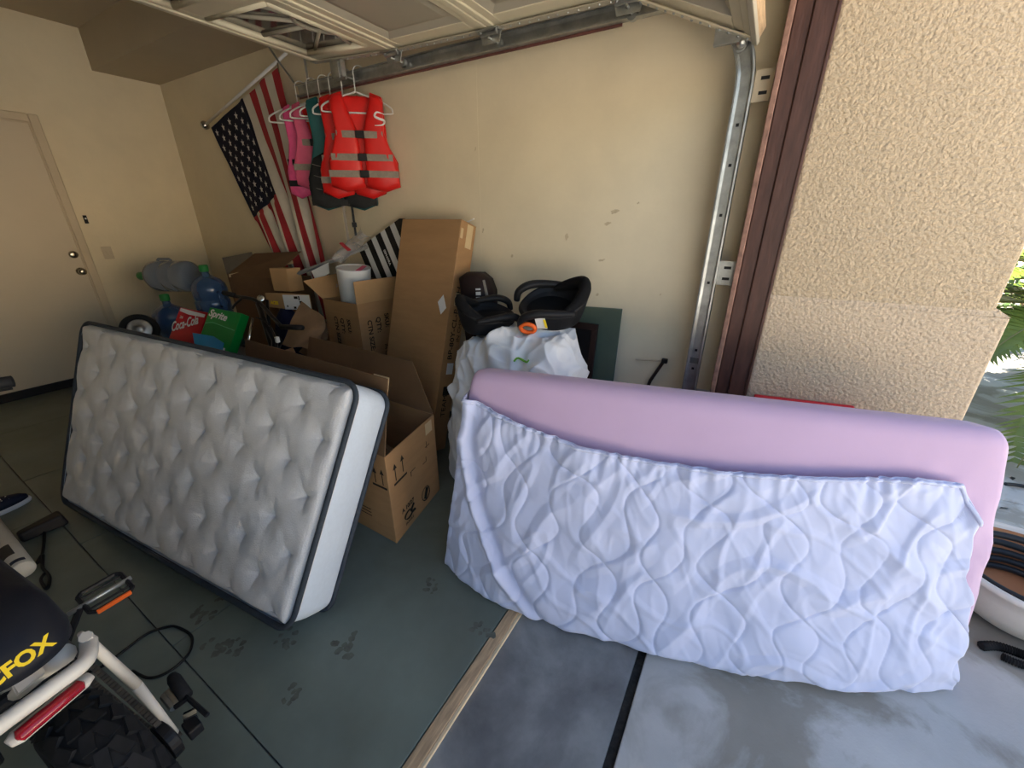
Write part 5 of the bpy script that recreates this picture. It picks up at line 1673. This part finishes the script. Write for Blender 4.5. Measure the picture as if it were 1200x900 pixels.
# chain, sprockets, crank, pedals
cR = Pb(.47, .106, .325); cB = Pb(0, .110, .275)
MB(basis(cR, BFv, BRv)).lathe([(.085, -.004), (.088, 0), (.085, .004)], 40).build('chain_ring', black_m, eb)
MB(basis(cB, BFv, BRv)).lathe([(.045, -.012), (.05, -.01), (.05, .01), (.035, .014)], 28).build('freewheel', black_m, eb)
chain_m = mat('oily_chain', (.16, .15, .14), .4, .6, var=.2)
link = None
for (a_, b_) in ((cR + Vector((0, 0, .086)), cB + Vector((0, 0, .050))), (cR - Vector((0, 0, .086)), cB - Vector((0, 0, .050)))):
    dd = b_ - a_; L_ = dd.length; nl = int(L_ / .0127)
    fx = basis(a_, dd, dd.cross(BRv))
    for k in range(nl):
        m_ = fx @ Matrix.Translation((k * .0127 + .006, 0, 0))
        if link is None:
            lb_ = MB(); lb_.box((-.0050, -.0065, -.0050), (.0050, .0065, .0050)); o = lb_.build('chain_link', chain_m); link = o.data
        else:
            o = bpy.data.objects.new('chain_link', link); COL.objects.link(o)
        o.parent = eb; o.matrix_parent_inverse = Matrix.Translation(-BO); o.matrix_basis = m_
pc_ = pz(124, 694, .445)
cb_ = Pb(.47, .08, .30)
ca_ = pz(94, 712, .445)
MB().tube([cb_, ca_], .013, 8, flat=.7).build('crank_arm', black_m, eb)
MB().tube([Pb(0, -.135, .26), Pb(0, .135, .26)], .008, 8).build('axle', black_m, eb)
MB().tube([Pb(.47, -.09, .30), Pb(.47, .09, .30)], .022, 12).build('crank_axle', black_m, eb)
MB().tube([Pb(.47, -.09, .15), Pb(.47, -.15, .13)], .008, 8).build('pedal_axle', galv_m, eb)
MB(basis(cb_, BFv, BRv)).lathe([(.03, -.01), (.03, .012), (.01, .02)], 20).build('crank_bolt', black_m, eb)
pa_ = (pz(147, 681, .445) - ca_).normalized(); pp_ = Vector((0, 0, 1)).cross(pa_).normalized()
pdx = basis(pc_, pa_, Vector((.25, -.05, 1)))
fb = MB(pdx)
pw_, pl_ = .046, .050
for (a_, b_) in (((-pl_, -pw_ * .8), (-pl_ * .8, -pw_)), ((-pl_ * .8, -pw_), (pl_ * .8, -pw_)), ((pl_ * .8, -pw_), (pl_, -pw_ * .8)), ((pl_, -pw_ * .8), (pl_, pw_ * .8)), ((pl_, pw_ * .8), (pl_ * .8, pw_)), ((pl_ * .8, pw_), (-pl_ * .8, pw_)), ((-pl_ * .8, pw_), (-pl_, pw_ * .8)), ((-pl_, pw_ * .8), (-pl_, -pw_ * .8))):
    fb.tube([(a_[0], a_[1], 0), (b_[0], b_[1], 0)], .0065, 6)
pe = fb.build('pedal', black_m, eb)
MB(pdx).tube([(-.085, 0, 0), (pl_ + .012, 0, 0)], .007, 8).build('pedal_axle', galv_m, pe, smooth=True)
for yy in (-.026, .026): MB(pdx).tube([(-pl_, yy, 0), (pl_, yy, 0)], .0035, 6).build('pedal_bar', black_m, pe)
MB(pdx).box((-.040, -pw_ - .010, -.006), (.040, -pw_ - .002, .008)).build('reflector', orange_m, pe, bevel=.002)
MB().tube([Pb(.47, -.08, .30), Pb(.47, -.09, .14)], .012, 8).build('crank_arm', black_m, eb)
B(Pb(.47, -.14, .13) - Vector((.05, .045, .01)), Pb(.47, -.14, .13) + Vector((.05, .045, .01))).build('pedal', black_m, eb, bevel=.005)
# foot peg, axle nut and bracket by the dropout
g0, g1 = pz(204, 796, .29), pz(218, 816, .29)
MB().tube([g0 + (g0 - g1) * .2, g0, g1], [.012, .016, .016], 10).build('foot_peg', rubber_m, eb, smooth=True)
MB().tube([g1, pz(243, 838, .29)], .006, 6).build('peg_bar', black_m, eb)
MB().tube([pz(205, 829, .28), pz(220, 818, .29)], .007, 6).build('peg_arm', black_m, eb)
B(pz(226, 852, .26) - Vector((.022, .016, .016)), pz(226, 852, .26) + Vector((.022, .016, .016))).build('axle_block', black_m, eb, bevel=.004)
MB().tube([pz(216, 842, .27), pz(232, 834, .27)], .014, 8).build('axle_nut', chrome_m, eb)
MB().tube([pz(196, 812, .27), pz(208, 826, .27)], .018, 10, flat=.6).build('brake_caliper', galv_m, eb)
MB().tube([Pb(.30, .09, .26), Pb(.16, .115, .02)], .011, 8).build('kickstand', black_m, eb)

# ================================================================== SMALL THINGS ON THE FLOOR
cab_m = mat('black_cable', (.008, .008, .009), .5, var=.2)
t = thing('floor_cable', 'thin black cable looped on the green floor beside the bike', 'cable', pz(185, 765))
pth = smooth_path([pz(90, 792, .006), pz(118, 782, .006), pz(142, 765, .006), pz(172, 743, .006), pz(195, 735, .006), pz(208, 735, .006), pz(224, 745, .006), pz(223, 762, .006), pz(210, 778, .006), pz(190, 791, .006), pz(172, 794, .006), pz(155, 786, .006)], 6)
MB().tube(pth, .005, 6).build('cable', cab_m, t, smooth=True)
t = thing('bike_charger', 'black charger brick with knotted cable on the green floor', 'charger', pz(35, 625))
cx = basis(pz(48, 617, .031), pz(50, 617, .03) - pz(15, 632, .03), (0, 0, 1))
MB(cx).hexa([(-.08, -.035, -.03), (.09, -.045, -.03), (.09, .05, -.03), (-.08, .03, -.03), (-.08, -.03, .02), (.08, -.035, .035), (.08, .04, .035), (-.08, .02, .02)]).build('brick', black_m, t, bevel=.012, seg=3)
pth = smooth_path([pz(52, 624, .015), pz(51, 640, .012), pz(48, 655, .012), pz(43, 660, .012), pz(50, 650, .02), pz(50, 665, .012), pz(58, 676, .012), pz(55, 690, .012), pz(48, 680, .014), pz(52, 672, .014)], 6)
MB().tube(pth, .0065, 6).build('cable', cab_m, t, smooth=True)
t = thing('spray_can', 'white spray can with a dark blue label lying on the floor', 'spray can', pz(12, 650))
sa, sb = pz(-14, 612, .045), pz(28, 669, .045)
cxm = basis(sa, (0, 0, 1), (sb - sa)); L_ = (sb - sa).length
MB(cxm).lathe([(.036, 0), (.040, .006), (.040, L_ - .012), (.036, L_ - .004), (.033, L_ - .006), (.030, L_)], 28).build('can', mat('ivory_can', (.68, .65, .58), .4), t, smooth=True)
MB(cxm).add([(math.cos(a) * .0406, math.sin(a) * .0406, z_) for z_ in (L_ - .055, L_ - .028) for a in [-.6 + 1.2 * k / 8 for k in range(9)]], [(k, k + 1, k + 10, k + 9) for k in range(8)]).build('label_band', mat('navy_print', (.012, .018, .05), .5), t)
MB(cxm).add([(math.cos(a) * .0406, math.sin(a) * .0406, z_) for z_ in (L_ - .22, L_ - .11) for a in [-.2 + 1.3 * k / 8 for k in range(9)]], [(k, k + 1, k + 10, k + 9) for k in range(8)]).build('label_patch', mat('dark_print', (.03, .03, .035), .5), t)
# sneaker near the frame edge
t = thing('sneaker', 'dark navy sneaker with white sole on the green floor', 'shoe', pz(2, 602))
sx0 = basis(pz(-8, 604, 0), pz(20, 592, 0) - pz(-8, 604, 0), (0, 0, 1))
def shoe_ring(k, z): return [(-.14 + .29 * (.5 - .5 * math.cos(a)) * 1 if False else .005 + .145 * math.cos(a) * k, .045 * math.sin(a) * k * (1.0 + .15 * math.cos(a)), z) for a in [2 * PI * j / 24 for j in range(24)]]
def loft(rs):
    n = len(rs[0]); f = []
    for i in range(len(rs) - 1):
        for j in range(n): f.append((i * n + j, i * n + (j + 1) % n, (i + 1) * n + (j + 1) % n, (i + 1) * n + j))
    f += [tuple(range(n)), tuple((len(rs) - 1) * n + j for j in range(n))]
    return [p for r_ in rs for p in r_], f
MB(sx0).add(*loft([shoe_ring(1, .001), shoe_ring(1.03, .012), shoe_ring(1.0, .026)])).build('sole', white_m, t, smooth=False)
up_ = []
for k, z in ((.98, .026), (.97, .045), (.88, .062), (.70, .075)):
    up_.append([(x - (1 - k) * .10, y, z + max(0, -x) * .35 * (z - .026) / .05) for x, y, _ in shoe_ring(k, z)])
MB(sx0).add(*loft(up_)).build('upper', mat('navy_canvas', (.012, .016, .035), .7), t, smooth=True)
for k in range(3): MB(sx0).tube([(.02 + k * .025, -.028, .074 - k * .006), (.02 + k * .025, 0, .084 - k * .006), (.02 + k * .025, .028, .074 - k * .006)], .005, 6).build('lace', white_m, t)
